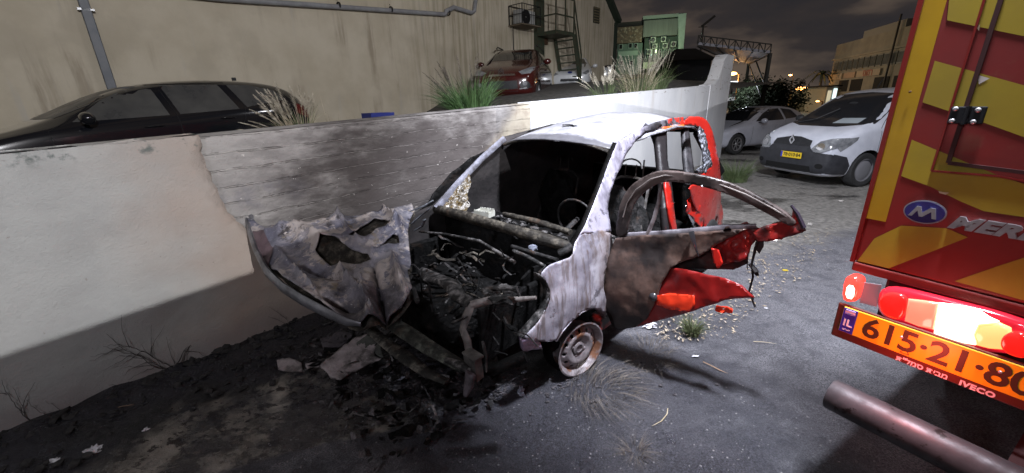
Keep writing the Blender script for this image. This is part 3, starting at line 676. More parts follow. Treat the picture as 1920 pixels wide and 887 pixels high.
# ---- small white hatchback behind the red car
PW=M('white_car_paint',(.62,.64,.66),(.52,.54,.56),scale=5,rough=.3,coat=.6)
st=[(0,.40,.55,.63,.58,.45),(-.12,.22,.70,.76,.74,.56),(-.45,.18,.84,.90,.82,.64),(-.9,.18,.92,1.02,.83,.66),(-1.2,.18,.95,1.12,.835,.62),(-1.7,.18,.97,1.40,.835,.56),(-2.2,.18,.98,1.48,.835,.56),(-3.1,.18,1.0,1.46,.83,.56),(-3.6,.22,1.0,1.30,.80,.56),(-3.78,.35,.85,.95,.74,.55)]
def simple_car(name,label,cat,frm,st,paint,group,dark=False):
    CAR,b,bv=carbody(name,label,cat,frm,st,paint,(-.75,-3.1),.29,.33,1.67,group,style='cap')
    for sd in (1,-1):
        f=pside(bv,sd)
        decal('front_side_window',[(-1.4,1.02),(-2.15,1.02),(-2.12,1.40),(-1.8,1.38)],f,GLASS,CAR); decal('rear_side_window',[(-2.25,1.02),(-3.1,1.05),(-2.95,1.38),(-2.22,1.40)],f,GLASS,CAR)
        ff=pfront(bv,.008); decal('headlight',[(sd*.45,.68),(sd*.70,.82),(sd*.74,.72),(sd*.62,.62)],ff,LAMPG,CAR,.05); mirrorpart(CAR,-1.42,1.03,1.67,sd,paint)
    ff=pfront(bv); decal('windscreen',[(-.70,1.10),(.70,1.10),(.57,1.42),(-.57,1.42)],ff,GLASS,CAR,.08); decal('grille',[(-.4,.34),(.4,.34),(.36,.5),(-.36,.5)],ff,BLACKP,CAR,.07)
    return CAR,bv
def at_frame(px,py,depth,azdeg,h=0):
    p=atd(px,py,depth); p.z-=h; return fr(p,V((-math.sin(R(azdeg)),-math.cos(R(azdeg)),0)))
CW,bvw=simple_car('parked_white_hatchback','pale silver-white hatchback half hidden behind the dark red car','car',at_frame(1068,173,15.6,12,0),st,PW,'cars parked on the terrace')
decal('oval_badge',ellipse(0,.72,.09,.045),pfront(bvw,.02),M('badge_blue',(.02,.04,.2),rough=.3),CW,.03)
# ---- dark boxy off-roader at the end of the row
st2=[(0,.5,.8,.92,.72,.66),(-.08,.4,.98,1.04,.80,.72),(-.6,.35,1.04,1.08,.82,.74),(-1.25,.35,1.06,1.12,.82,.74),(-1.38,.35,1.08,1.5,.82,.74),(-1.55,.35,1.08,1.80,.82,.74),(-2.6,.35,1.08,1.84,.82,.74),(-3.7,.35,1.08,1.83,.82,.74),(-3.86,.4,1.05,1.6,.80,.73),(-3.9,.5,.95,1.2,.78,.7)]
CAR,b,bv=carbody('parked_off_road_car','black boxy off-road car, last in the terrace row','car',at_frame(1120,167,18.5,14,0),st2,M('matt_black_paint',(.010,.010,.012),rough=.3,coat=.5),(-.7,-3.1),.37,.43,1.64,'cars parked on the terrace')
for sd in (1,-1):
    f=pside(bv,sd); decal('side_window',[(-1.7,1.2),(-3.6,1.2),(-3.6,1.7),(-1.75,1.7)],f,GLASS,CAR,.15); decal('headlight',ellipse(sd*.55,.86,.1,.1),pfront(bv,.015),LAMPG,CAR,.06)
decal('windscreen',[(-.68,1.2),(.68,1.2),(.66,1.7),(-.66,1.7)],pfront(bv),GLASS,CAR,.1)

# ---- white delivery van in the yard on the right
VA=gnd(1603,349); 
vx=V((-.972,-.235,0)); vl=V((0,0,1)).cross(vx)
vorg=VA-vl*.80+vx*.86; 
PV=M('white_van_paint',(.60,.62,.68),(.50,.52,.58),scale=4,rough=.3,coat=.5)
st=[(.0,.30,.60,.70,.70,.56),(-.10,.20,.82,.90,.82,.66),(-.3,.18,.98,1.04,.88,.72),(-.65,.18,1.06,1.14,.91,.76),(-1.0,.18,1.10,1.24,.915,.76),(-1.35,.18,1.12,1.50,.915,.72),(-1.7,.18,1.13,1.72,.915,.70),(-2.2,.18,1.15,1.81,.915,.70),(-3.2,.18,1.15,1.84,.915,.71),(-4.05,.2,1.15,1.82,.90,.71),(-4.25,.3,1.1,1.6,.88,.72),(-4.28,.35,.9,1.2,.86,.7)]
VAN,b,bv=carbody('parked_delivery_van','white delivery van with black bumper facing the yard beside the fire engine','van',fr(vorg,vx),st,PV,(-.86,-3.55),.325,.385,1.83,'cars in the lower yard',style='cap',rimmat=M('grimy_hubcap',(.16,.16,.17),rough=.5),yaw=R(0))
ff=pfront(bv,.006)
decal('windscreen',[(-.80,1.17),(-.4,1.12),(.4,1.12),(.80,1.17),(.66,1.70),(0,1.74),(-.66,1.70)],ff,GLASS,VAN,.08)
BUMP=M('dark_bumper_plastic',(.022,.023,.027),(.034,.035,.040),scale=10,rough=.42)
decal('bumper',[(-.88,.25),(-.5,.21),(.5,.21),(.88,.25),(.90,.52),(.80,.64),(.50,.66),(.40,.78),(-.40,.78),(-.50,.66),(-.80,.64),(-.90,.52)],pfront(bv,.03),BUMP,VAN,.06)
for sd in (1,-1):
    f=pside(bv,sd,.012)
    decal('bumper_corner',[(-.10,.28),(-.44,.26),(-.46,.44),(-.36,.60),(-.12,.66)],f,BUMP,VAN,.05)
    decal('headlight',[(sd*.46,.72),(sd*.56,.86),(sd*.72,.92),(sd*.86,.93),(sd*.885,.86),(sd*.82,.74),(sd*.66,.66),(sd*.52,.66)],pfront(bv,.034),LAMPG,VAN,.04)
    decal('headlight_lens',ellipse(sd*.62,.76,.07,.065),pfront(bv,.045),CHROME,VAN,.03)
    decal('headlight_side',[(-.22,.70),(-.52,.90),(-.55,.96),(-.2,.93),(-.1,.84)],pside(bv,sd,.008),LAMPG,VAN,.04)
    f=pside(bv,sd); decal('side_window',[(-1.25,1.17),(-2.2,1.18),(-2.15,1.60),(-1.75,1.60)],f,GLASS,VAN); seam(VAN,[(-1.02,.25),(-1.06,1.1),(-1.7,1.68),(-2.25,1.7),(-2.28,.25)],f); mirrorpart(VAN,-1.3,1.22,1.83,sd,BLACKP); decal('rocker_trim',[(-1.3,.22),(-3.1,.22),(-3.1,.32),(-1.3,.32)],f,BUMP,VAN)
    decal('fog_lamp_recess',ellipse(sd*.66,.40,.07,.05),pfront(bv,.036),DARKI,VAN,.04)
decal('upper_grille',[(-.42,.76),(-.40,.86),(-.1,.92),(.1,.92),(.40,.86),(.42,.76)],pfront(bv,.036),BLACKP,VAN,.05)
decal('lower_grille',[(-.52,.28),(.52,.28),(.50,.38),(-.50,.38)],pfront(bv,.04),DARKI,VAN,.06)
m=MB(); q=pfront(bv,.055)(0,.84); c_=q
dd=[(0,.10),(.065,0),(0,-.10),(-.065,0)]; di=[(0,.055),(.03,0),(0,-.055),(-.03,0)]
for k in range(4):
    a,b_=dd[k],dd[(k+1)%4]; a2,b2=di[k],di[(k+1)%4]
    m.prism([c_+V((0,a[0],a[1])),c_+V((0,b_[0],b_[1])),c_+V((0,b2[0],b2[1])),c_+V((0,a2[0],a2[1]))],V((1,0,0)),.02)
m.build('diamond_badge',CHROME,VAN)
q=pfront(bv,.05)(.10,.56); plate(VAN,q+V((.02,0,0)),V((0,1,0)),V((0,0,1)),'78·010·84',.46,.115,.095)
m=MB(); m.add([V((-.98,.25,1.20)),V((-.98,.60,1.20)),V((-1.04,.60,1.27)),V((-1.04,.25,1.27))],[(0,1,2,3)]); 
decal('dashboard_paper',[(.18,1.17),(.62,1.18),(.60,1.27),(.2,1.26)],pfront(bv,.012),M('paper_grey',(.30,.34,.36),rough=.6),VAN,.08)
m=MB(); q=pfront(bv,.02)(-.05,1.2); m.tube([pfront(bv,.02)(-.55,1.16),pfront(bv,.03)(-.28,1.22),pfront(bv,.02)(-.10,1.42)],.012,6); m.build('wiper',BLACKP,VAN)
m=MB(); m.tube([V((-1.95,0,1.82)),V((-2.05,0,1.99))],.01,6); m.build('roof_antenna',BLACKP,VAN)
m=MB(); m.ball((-1.42,.0,1.52),.07,2,0,(.5,1.6,.7)); m.build('interior_mirror',BLACKP,VAN)
# ---- silver coupe
SA=gnd(1374,289); sx=V((-math.sin(R(68)),-math.cos(R(68)),0))
sx=V((-.93,-.37,0)).normalized(); sl_=V((0,0,1)).cross(sx)
sorg=SA-sl_*.76+sx*.80
PS=M('silver_car_paint',(.52,.53,.58),(.44,.45,.50),scale=4,rough=.32,metal=.15,coat=.7)
st=[(0,.38,.50,.57,.62,.5),(-.15,.22,.62,.68,.78,.6),(-.5,.18,.74,.80,.86,.68),(-1.0,.18,.84,.90,.88,.7),(-1.35,.18,.88,.98,.885,.70),(-1.8,.18,.90,1.2,.885,.62),(-2.3,.18,.92,1.37,.885,.57),(-2.9,.18,.94,1.42,.88,.56),(-3.6,.18,.95,1.36,.86,.54),(-4.1,.22,.96,1.14,.82,.56),(-4.3,.35,.85,.95,.74,.55)]
CAR,b,bv=carbody('parked_silver_car','silver hatchback seen side-on between the white wall end and the delivery van','car',fr(sorg,sx),st,PS,(-.80,-3.35),.315,.355,1.77,'cars in the lower yard')
for sd in (1,-1):
    f=pside(bv,sd); decal('front_side_window',[(-1.6,.965),(-2.85,.98),(-2.8,1.33),(-2.4,1.32),(-2.05,1.2)],f,GLASS,CAR); decal('quarter_window',[(-2.95,.99),(-3.6,1.03),(-3.4,1.27),(-2.9,1.33)],f,GLASS,CAR)
    seam(CAR,[(-1.36,.3),(-1.4,.92)],f); seam(CAR,[(-2.88,.3),(-2.9,.95)],f); mirrorpart(CAR,-1.68,.99,1.77,sd,PS); handle(CAR,-2.68,.82,bv,sd,PS)
    decal('headlight',[(sd*.46,.56),(sd*.72,.70),(sd*.76,.62),(sd*.62,.52)],pfront(bv,.008),LAMPG,CAR,.05)
decal('windscreen',[(-.72,.99),(.72,.99),(.58,1.36),(-.58,1.36)],pfront(bv),GLASS,CAR,.08)

# ================================================================ THE BURNT CAR (local frame: x forward from front axle, y to its left, z up)
WR=fr(V((-.193,2.70,0)),V((-.713,-.701,0))); WRi=WR.inverted()
def g_side(x,z):
    y=.80-.035*((z-.55)/.35)**2 if z<.93 else .754-(z-.93)*.36
    if x>-.15: y-=.10*((x+.15)/.75)**2
    if x<-2.3: y-=.14*((x+2.3)/.6)**2
    return y
def ws(px,py,off=0):
    return onsurf(px,py,lambda P:P.y-g_side(P.x,P.z)-off,.0038,WRi)
def wpl(px,py,y): # car-frame plane y=const
    o=WRi@CAM; d=WRi.to_3x3()@rayd(px,py); return o+d*((y-o.y)/d.y)
def wx(px,py,x):
    o=WRi@CAM; d=WRi.to_3x3()@rayd(px,py); return o+d*((x-o.x)/d.x)
def burnt_silver():
    g=G('burnt_silver_metal')
    c=g.mix(g.rng(g.noise(5,6,.6),.35,.65),(.40,.39,.44),(.21,.20,.24))
    stre=g.rng(g.noise(13,6,.65,(2.2,2.2,.22)),.46,.62); c=g.mix(g.op('MULTIPLY',stre,.8),c,(.15,.125,.12))
    br=g.rng(g.noise(6,6,.65,(1.6,1,.35),(2,3,1)),.58,.68); c=g.mix(g.op('MULTIPLY',br,.8),c,(.11,.065,.045))
    wh=g.rng(g.noise(3.2,5,.6,(1,1,1),(7,2,1)),.55,.66); c=g.mix(g.op('MULTIPLY',wh,.6),c,(.60,.60,.66))
    b2=g.op('MAXIMUM',g.rng(g.op('ADD',g.X,g.op('MULTIPLY',g.op('SUBTRACT',g.noise(5,6,.65),.5),.35)),-.22,-.36),g.rng(g.op('ADD',g.Z,g.op('MULTIPLY',g.op('SUBTRACT',g.noise(7,6,.65),.5),.3)),.42,.30)); c=g.mix(g.op('MULTIPLY',b2,.55),c,(.14,.095,.075))
    bk=g.rng(g.noise(8,6,.7,(1,1,1),(1,9,1)),.60,.66); c=g.mix(g.op('MULTIPLY',bk,.7),c,(.05,.045,.05))
    nb=g.bump(g.noise(9,6,.65,(2.2,2.2,.4)),.5,.015)
    nb=g.bump(g.noise(40,6,.7),.3,.004,nb)
    return g.done(c,g.rng(g.noise(12),.3,.7,.42,.7),.35,nb)
def roof_mat():
    g=G('heat_bleached_roof')
    c=g.mix(g.rng(g.noise(4,7,.65),.35,.65),(.46,.455,.485),(.25,.25,.28))
    sp=g.rng(g.noise(14,8,.75),.54,.62); c=g.mix(g.op('MULTIPLY',sp,.45),c,(.34,.325,.33))
    yl=g.rng(g.noise(5,5,.6,(1,1,1),(4,4,0)),.55,.68); c=g.mix(g.op('MULTIPLY',yl,.5),c,(.55,.53,.45))
    ye=g.op('ADD',g.op('ABSOLUTE',g.Y),g.op('MULTIPLY',g.op('SUBTRACT',g.noise(6,6,.7),.5),.35)); ed=g.rng(ye,.50,.60); 
    ex=g.rng(g.op('ADD',g.X,g.op('MULTIPLY',g.op('SUBTRACT',g.noise(6,6,.7),.5),.5)),-1.85,-2.15)
    ex2=g.rng(g.op('ADD',g.X,g.op('MULTIPLY',g.op('SUBTRACT',g.noise(9,6,.7),.5),.14)),-.84,-.78)
    c=g.mix(g.op('MULTIPLY',g.op('MAXIMUM',g.op('MAXIMUM',ed,ex),ex2),.8),c,(.06,.058,.065))
    return g.done(c,.5,.25,g.bump(g.noise(18,7,.7),.35,.006))
def charred(name='charred_metal',hi=(.06,.055,.055),lo=(.006,.006,.006),t=.5,metal=.3):
    g=G(name); c=g.mix(g.rng(g.noise(16,8,.7),.44,.72),lo,hi)
    ru=g.rng(g.noise(7,6,.65,(1,1,1),(3,3,3)),.56,.66); c=g.mix(g.op('MULTIPLY',ru,t),c,(.085,.048,.03))
    setin(g.b,'Specular IOR Level',.5 if hi[0]>.05 else .12)
    return g.done(c,g.rng(g.noise(11),.3,.7,.45,.85),metal if hi[0]>.05 else 0.0,g.bump(g.noise(30,8,.75),.8,.015))
def pillar_mat():
    # pale burnt steel turning black then red towards the tail (x falls)
    g=G('burnt_pillar_paint'); n=g.noise(9,7,.7); x=g.op('ADD',g.X,g.op('MULTIPLY',g.op('SUBTRACT',n,.5),.35))
    c=g.mix(g.rng(g.noise(6,6,.6,(1.5,1,.6)),.4,.66),(.42,.40,.48),(.17,.155,.19))
    c=g.mix(g.rng(x,-1.12,-1.42),c,(.03,.028,.03)); c=g.mix(g.op('MULTIPLY',g.rng(g.noise(14,7,.7),.55,.62),.7),c,(.04,.035,.04))
    return g.done(c,.5,.3,g.bump(g.noise(25,6,.7),.4,.008))
def red_mat():
    g=G('scorched_red_paint'); c=g.mix(g.rng(g.noise(5,5),.3,.7),(.50,.018,.010),(.40,.013,.008))
    ch=g.rng(g.noise(11,7,.7),.60,.66); c=g.mix(g.op('MULTIPLY',ch,.55),c,(.10,.02,.015))
    return g.done(c,g.rng(g.noise(9),.3,.7,.25,.5),0.0,g.bump(g.noise(8,4,.5),.15,.01),.5)
BS=burnt_silver(); RF=roof_mat(); CH=charred(); CHH=charred('ash_covered_metal',(.24,.225,.22),(.008,.008,.008),.3); CHD=charred('sooted_black_metal',(.010,.0095,.0095),(.002,.002,.002),.1); PIL=pillar_mat(); REDP=red_mat()
CHP=charred('scorched_brown_beam',(.16,.14,.11),(.02,.017,.013),.5)
CARW=thing('burnt_car','burnt-out small red hatchback with buckled hood, missing front bumper and its front door torn open','car',WR)
def wpatch(name,poly,mat,fm=None,step=7,holes=(),solid=.012,parent=None,disp=0,dsc=8,off=0,smooth=45,seed=1,rnd=0):
    fm=fm or ws
    if rnd: poly=smoothpoly(poly,rnd)
    def f(px,py):
        p=fm(px,py)
        if disp: p=p+V((0,1,0))*disp*fn(p,dsc,seed)
        return p
    return patch(poly,f,step,holes).build(name,mat,parent or CARW,smooth=smooth,solid=solid,off=off)
# --- left front fender
fend=[(1075,458),(1092,436),(1143,430),(1150,462),(1141,490),(1133,520),(1131,548),(1143,578),(1137,596),(1128,582),(1112,578),(1092,586),(1072,603),(1056,622),(1044,641),(1010,640),(979,634),(984,624),(1004,606),(1022,585),(1031,562),(1031,543),(1023,526),(1013,515),(1030,500),(1052,489),(1070,480)]
def fendf(px,py):
    p=ws(px,py); return p+V((0,.0+.014*math.sin((p.x*19+p.z*2.0))*max(0,min(1,(.62-abs(p.z-.62))*3))*(.6+.5*fn(p,3,2)),0))
wpatch('front_fender',fend,BS,fendf,5,solid=.006,disp=.012,dsc=5,off=-1,rnd=1)
wpatch('turn_signal_remnant',[(975,632),(1010,640),(1014,652),(978,655)],M('lilac_melted_lamp',(.34,.27,.38),(.12,.09,.13),scale=30,rough=.3,coat=.5,bump=.6,bscale=50),lambda a,b:ws(a,b,-.02),5,solid=.03)
# inner turned lips of the arch and door edge
def strip(name,pts,mat,wd,fm=None,depth=(0,-1,0),parent=None,z=0):
    """ribbon that follows pixel points on the side surface and runs inwards by wd"""
    fm=fm or ws; P=[fm(*p) for p in pts]; m=MB()
    for p in P: m.v+=[p,p+V(depth)*wd]
    for i in range(len(P)-1): m.f.append((2*i,2*i+1,2*i+3,2*i+2))
    return m.build(name,mat,parent or CARW,smooth=60,solid=.005)
strip('wheel_arch_lip',[(1137,596),(1128,582),(1112,578),(1092,586),(1072,603),(1056,622),(1044,641)],BS,.05)
strip('fender_door_edge',[(1143,430),(1150,462),(1141,490),(1133,520),(1131,548),(1143,578)],CHP,.10)
strip('fender_front_edge',[(979,634),(1004,606),(1022,585),(1031,562),(1031,543),(1023,526),(1013,515)],CHH,.05)
# --- A pillar, roof rail
wpatch('front_pillar',[(1076,456),(1096,425),(1122,360),(1142,305),(1156,268),(1166,262),(1196,243),(1232,228),(1243,234),(1229,243),(1212,246),(1193,262),(1174,292),(1156,330),(1144,362),(1140,392),(1144,415),(1147,434),(1092,438)],PIL,None,5,solid=.03,disp=.006,dsc=9,off=-1)
strip('windscreen_frame_left',[(1074,460),(1096,423),(1122,358),(1142,303),(1156,268)],CHD,.045,depth=(-.35,-.9,0))
wpatch('roof_rail',[(1166,262),(1196,243),(1232,228),(1262,221),(1300,218),(1322,226),(1316,236),(1285,236),(1248,238),(1240,246),(1229,243),(1212,246),(1196,255)],M('blackened_rail',(.02,.018,.02),(.16,.15,.17),scale=14,rough=.5,metal=.2,bump=.5,bscale=40,c3=(.55,.03,.015),c3scale=5,c3pos=(.58,.62)),lambda a,b:ws(a,b,-.012),4,solid=.03,off=-1)
# --- centre pillar
wpatch('centre_pillar',[(1226,240),(1240,232),(1250,238),(1252,300),(1262,360),(1268,434),(1250,436),(1247,380),(1241,320),(1236,268)],M('pillar_black_red',(.022,.019,.02),(.30,.015,.010),scale=5,rough=.5,pos=(.60,.66),bump=.4,bscale=30),lambda a,b:ws(a,b,-.02),4,solid=.05,off=-1)
wpatch('centre_pillar_trim',[(1250,330),(1258,352),(1270,434),(1262,438),(1255,400),(1248,350)],REDP,lambda a,b:ws(a,b,.004),4,solid=.02,off=-1)
wpatch('rear_window_post',[(1283,232),(1291,234),(1298,290),(1305,345),(1292,346),(1287,300)],M('sooty_post',(.02,.02,.022),(.07,.065,.07),scale=12,rough=.6,bump=.4),lambda a,b:ws(a,b,-.03),4,solid=.04,off=-1)
wpatch('window_top_trim',[(1243,238),(1283,233),(1284,240),(1248,246)],M('orange_scorched_red',(.55,.05,.01),(.60,.16,.02),scale=12,rough=.5,bump=.3),lambda a,b:ws(a,b,.0),4,solid=.02,off=-1)
# --- red rear quarter
quarter=[(1283,224),(1305,217),(1322,222),(1332,236),(1341,262),(1349,300),(1355,335),(1360,360),(1370,382),(1374,402),(1371,430),(1365,430),(1361,411),(1352,404),(1344,412),(1339,432),(1318,435),(1322,420),(1314,404),(1303,388),(1296,366),(1292,348),(1308,345),(1312,330),(1330,318),(1334,308),(1330,286),(1321,254),(1315,240),(1300,234),(1284,236)]
def quartf(px,py):
    p=wpl(px,py,.745-.0012*max(0,300-py)); k=max(0,-2.25-p.x); return p+V((0,-.10*min(1,k/.7)**2+.004*fn(p,3,2),0))
wpatch('rear_quarter_panel',quarter,REDP,quartf,4,solid=.006,off=-1,rnd=1)
wpatch('rear_window_rim',[(1311,236),(1321,248),(1330,284),(1336,310),(1326,322),(1311,326),(1309,318),(1322,308),(1318,280),(1312,255)],M('melted_glass_edge',(.05,.05,.055),(.42,.44,.50),scale=38,rough=.25,bump=.8,bscale=60,pos=(.5,.62)),lambda a,b:quartf(a,b)-V((0,.008,0)),3,solid=.02,disp=.01,dsc=22)
def crump(px,py): p=ws(px,py,-.05); return p+V((0,.03*fn(p,9,6),0))
wpatch('crumpled_inner_panel',[(1290,352),(1308,356),(1300,372),(1316,392),(1320,420),(1312,428),(1300,410),(1288,398),(1286,380),(1296,368)],REDP,crump,3,solid=.004)
wpatch('silver_seal_strip',[(1285,386),(1290,384),(1300,405),(1306,424),(1301,426),(1292,408)],CHROME,lambda a,b:ws(a,b,-.06),4,solid=.01)
# tail face of the car (seen only from the side) and hatch frame
mt=MB()
for sgn in (1,-1):
    for (x,z) in ((-2.86,.25),(-2.90,.6),(-2.86,.95),(-2.66,1.20),(-2.42,1.44)): mt.v.append(V((x,sgn*(g_side(x,z)-.005),z)))
n=5
for i in range(n-1): mt.f.append((i,i+1,n+i+1,n+i))
mt.f=mt.f[:2]; mt.build('tailgate_lower',REDP,CARW,smooth=60,solid=.01)
m=MB()
for sgn in (1,-1): m.bar(V((-2.86,sgn*.62,.95)),V((-2.42,sgn*.50,1.44)),.07,.10)
m.bar(V((-2.42,-.52,1.45)),V((-2.42,.52,1.45)),.10,.06); m.build('tailgate_frame',CHD,CARW,bevel=.01)
# --- roof skin
def zroof(x,y):
    pts=[(-.70,1.475),(-.95,1.545),(-1.3,1.61),(-1.8,1.64),(-2.2,1.61),(-2.5,1.50)]
    x=max(-2.5,min(-.70,x)); z=1.5
    for (a,za),(b_,zb_) in zip(pts[:-1],pts[1:]):
        if b_<=x<=a: t=(a-x)/(a-b_); t2=t; z=za*(1-t2)+zb_*t2
    hw=.555; k=abs(y)/hw; return z-(.06+.06*min(1,max(0,(-.7-x)/.5)))*k**2.6-.008*k*k
rp=[(-.74,-.53),(-.70,-.25),(-.69,0),(-.70,.25),(-.74,.53),(-1.0,.555),(-1.6,.565),(-2.2,.55),(-2.5,.49),(-2.5,-.49),(-2.2,-.55),(-1.6,-.565),(-1.0,-.555)]
patch(rp,lambda x,y:V((x,y,zroof(x,y)+.006*fn((x,y,0),4,3)-.02*math.exp(-((x+1.25)**2+(y+.1)**2)/.05))),.03).build('roof',RF,CARW,smooth=60,solid=.012,off=-1)
m=MB(); m.tube([V((-.735,y,zroof(-.735,y)-.018)) for y in [-.53+.106*i for i in range(11)]],.017,8,squash=.8); m.build('windscreen_header',CHP,CARW,smooth=True)
m=MB(); m.ball(V((-1.02,-.05,zroof(-1.02,-.05)+.004)),.035,2,.6,(1,1.6,.15)); m.ball(V((-1.00,.03,zroof(-1,.03)+.004)),.02,2,.6,(1,1.6,.15)); m.build('charred_flake',CHD,CARW)
# --- right side of the body (seen through the openings), with open windows
def rs(x,z): return V((x,-g_side(x,z),z))
right=[(.55,.30),(.62,.62),(.45,.86),(-.08,.94),(-.45,1.22),(-.76,1.46),(-1.4,1.535),(-2.1,1.53),(-2.42,1.43),(-2.72,1.12),(-2.88,.92),(-2.88,.30),(-2.1,.24),(-.6,.24)]
holes=[[(-.42,1.02),(-.72,1.28),(-.92,1.41),(-1.36,1.44),(-1.40,.98)],[(-1.50,.98),(-1.47,1.45),(-1.95,1.44),(-2.0,.98)],[(-2.08,1.0),(-2.04,1.43),(-2.3,1.38),(-2.5,1.1)]]
patch(right,rs,.06).build('right_side_panel',M('right_body_scorched',(.012,.011,.011),(.035,.03,.03),scale=6,rough=.9,bump=.5,bscale=25),CARW,smooth=50,solid=.03)
m=MB()
for i in range(8):
    t=i/7; m.v+=[]
m.tube([wx(818,392,-.04).lerp(V((-.74,-.535,1.455)),0) , V((-.30,-.665,1.115)), V((-.52,-.60,1.30)), V((-.74,-.535,1.455))],[.03,.026,.024,.024],8,squash=1.2); m.build('right_front_pillar',M('bluish_burnt_pillar',(.30,.31,.38),(.08,.075,.08),scale=9,rough=.45,metal=.3,bump=.5),CARW,smooth=True)
# --- floor, sills, bulkhead, interior
m=MB(); m.box((-1.4,0,.26),(3.0,1.4,.03)); m.box((-1.4,0,.32),(2.4,.22,.14)); m.build('floor_pan',CHD,CARW)
m=MB(); m.bar(V((-.35,.72,.26)),V((-1.98,.72,.30)),.10,.12); m.build('door_sill',M('sill_red_black',(.02,.015,.015),(.40,.02,.012),scale=3,rough=.5,pos=(.5,.56)),CARW,bevel=.02)
m=MB(); m.box((-.16,0,.58),(.05,1.36,.62)); m.build('bulkhead',CHD,CARW)
def lump(name,c,r,mat,n=1,sq=(1,1,.5),parent=None,jit=.8,spread=.1):
    m=MB()
    for i in range(n): m.ball(V(c)+V((random.uniform(-1,1)*spread,random.uniform(-1,1)*spread,random.uniform(-.3,.3)*spread)),r*random.uniform(.5,1.1),2,jit,sq)
    return m.build(name,mat,parent or CARW,smooth=30)
# cowl beam across the base of the windscreen
cw=[wx(818,392,-.06),wx(880,408,-.05),wx(950,428,-.04),wx(1010,446,-.05),wx(1072,464,-.08)]
m=MB(); m.tube(cw,[.036,.042,.036,.038,.03],10,squash=1.1,jit=.15); m.build('cowl_beam',CHP,CARW,smooth=60)
m=MB(); q0_=wx(945,402,-.30);q1_=wx(1070,436,-.28); m.tube([q0_,q0_.lerp(q1_,.5)+V((0,0,.01)),q1_],.022,8,jit=.2); m.build('dashboard_tube',CHP,CARW,smooth=60)
m=MB(); m.box((-.36,0,.78),(.42,1.26,.10)); m.build('dashboard_remains',CHD,CARW)
for k in range(26):
    pass
m=MB()
for k in range(60): m.ball(V((random.uniform(-.5,-.15),random.uniform(-.6,.6),.84+random.uniform(0,.02))),random.uniform(.012,.04),1,.9,(1,1,.6))
m.build('dashboard_ash',CHH,CARW)['kind']='stuff'
# broken glass and ash at the right lower corner of the windscreen
poly=[(822,390),(838,370),(862,345),(880,325),(884,335),(876,362),(880,380),(872,396),(850,396)]
def wscr(px,py):
    # plane through the windscreen corners
    A=V((-.08,-.7,.94));B=V((-.08,.7,.94));C=V((-.74,0,1.46)); n=(B-A).cross(C-A).normalized(); o=WRi@CAM; d=WRi.to_3x3()@rayd(px,py); return o+d*((A-o).dot(n)/d.dot(n))
def glassf(px,py): p=wscr(px,py); return p+V((.02*fn(p,20,2),0,.02*fn(p,18,3)-.01))
patch(poly,glassf,2.2).build('shattered_glass_remnant',M('crazed_smoked_glass',(.10,.085,.06),(.42,.40,.37),scale=45,rough=.3,bump=.9,bscale=70,pos=(.45,.6),c3=(.10,.07,.03),c3scale=16,c3pos=(.48,.55)),CARW,solid=.006)
# pale toothed plastic tray lying on the dashboard
tc_=onp(908,398,WR@V((-.22,0,.90)),V((0,0,1)))
tm=WRi@tc_
TR=thing('plastic_tray','small pale toothed plastic tray lying at the base of the open windscreen','tray',WR@T((tm.x,tm.y,tm.z-.03))@Matrix.Rotation(R(12),4,'Z'))
tw,tl,th=.085,.15,.045; TM=M('pale_plastic',(.55,.55,.50),(.40,.40,.34),scale=20,rough=.45)
m=MB(); m.box((0,0,.004),(tw,tl,.008)); m.build('base',TM,TR)
m=MB()
for s in (1,-1):
    m.box((s*tw/2,0,th/2),(.005,tl,th)); m.box((0,s*tl/2,th/2),(tw,.005,th))
    for k in range(9): m.box((s*tw/2,-tl/2+tl*(k+.5)/9,th+.006),(.006,tl/20,.014))
m.build('side_walls',TM,TR)
# seats: bare steel frames with charred cushions
WIRE=M('bare_seat_wire',(.30,.29,.29),(.08,.07,.06),scale=15,rough=.45,metal=.6)
def seat(y,x0=-1.15):
    m=MB(); m.ball((x0+.2,y,.46),.26,3,.5,(1,.9,.42)); m.ball((x0-.12,y,.78),.22,3,.5,(.4,1,1.3)); s=m.build('seat',CHD if y<0 else CH,CARW,smooth=40)
    m=MB()
    for k in (-1,1): m.tube([V((x0+.02,y+k*.2,.45)),V((x0-.12,y+k*.2,.75)),V((x0-.22,y+k*.18,1.05)),V((x0-.24,y+k*.10,1.10)),V((x0-.24,y,1.11))],.012,6)
    for k in (-.05,.05): m.tube([V((x0-.23,y+k,1.10)),V((x0-.24,y+k,1.22))],.006,5)
    m.tube([V((x0-.24,y+.10*math.cos(a),1.19+.075*math.sin(a))) for a in [math.pi*k/10 for k in range(11)]],.007,6)
    for k in range(4): m.tube([V((x0-.06-.04*k,y-.18,.6+.1*k)),V((x0-.05-.04*k,y,.6+.1*k)),V((x0-.06-.04*k,y+.18,.6+.1*k))],.005,5)
    m.build('seat_frame',CH if y<0 else WIRE,s,smooth=True); return s
seat(.36);seat(-.36)
m=MB(); m.ball((-2.05,0,.55),.5,3,.35,(.5,1.2,.35)); m.box((-2.3,0,.80),(.10,1.2,.50)); m.build('rear_seat',CHD,CARW)
m=MB()
for k in range(40):
    c=V((random.uniform(-1.2,-.8),random.uniform(.25,.6),.56+random.uniform(0,.06))); m.ball(c,random.uniform(.02,.05),1,1.2,(1,1,.5))
m.build('seat_ash',CHH,CARW)
for P_ in ([(1208,300),(1204,345),(1190,380)],[(1216,330),(1225,322),(1222,350),(1213,372)],[(1180,360),(1170,395),(1165,430)],[(1240,345),(1236,380),(1218,440)],[(1258,350),(1252,400),(1240,436)]):
    m=MB(); m.tube([wpl(a,b_,.35 if i_<2 else .35) for i_,(a,b_) in enumerate(P_)],.008,6); m.build('hanging_wire',WIRE,CARW,smooth=True)
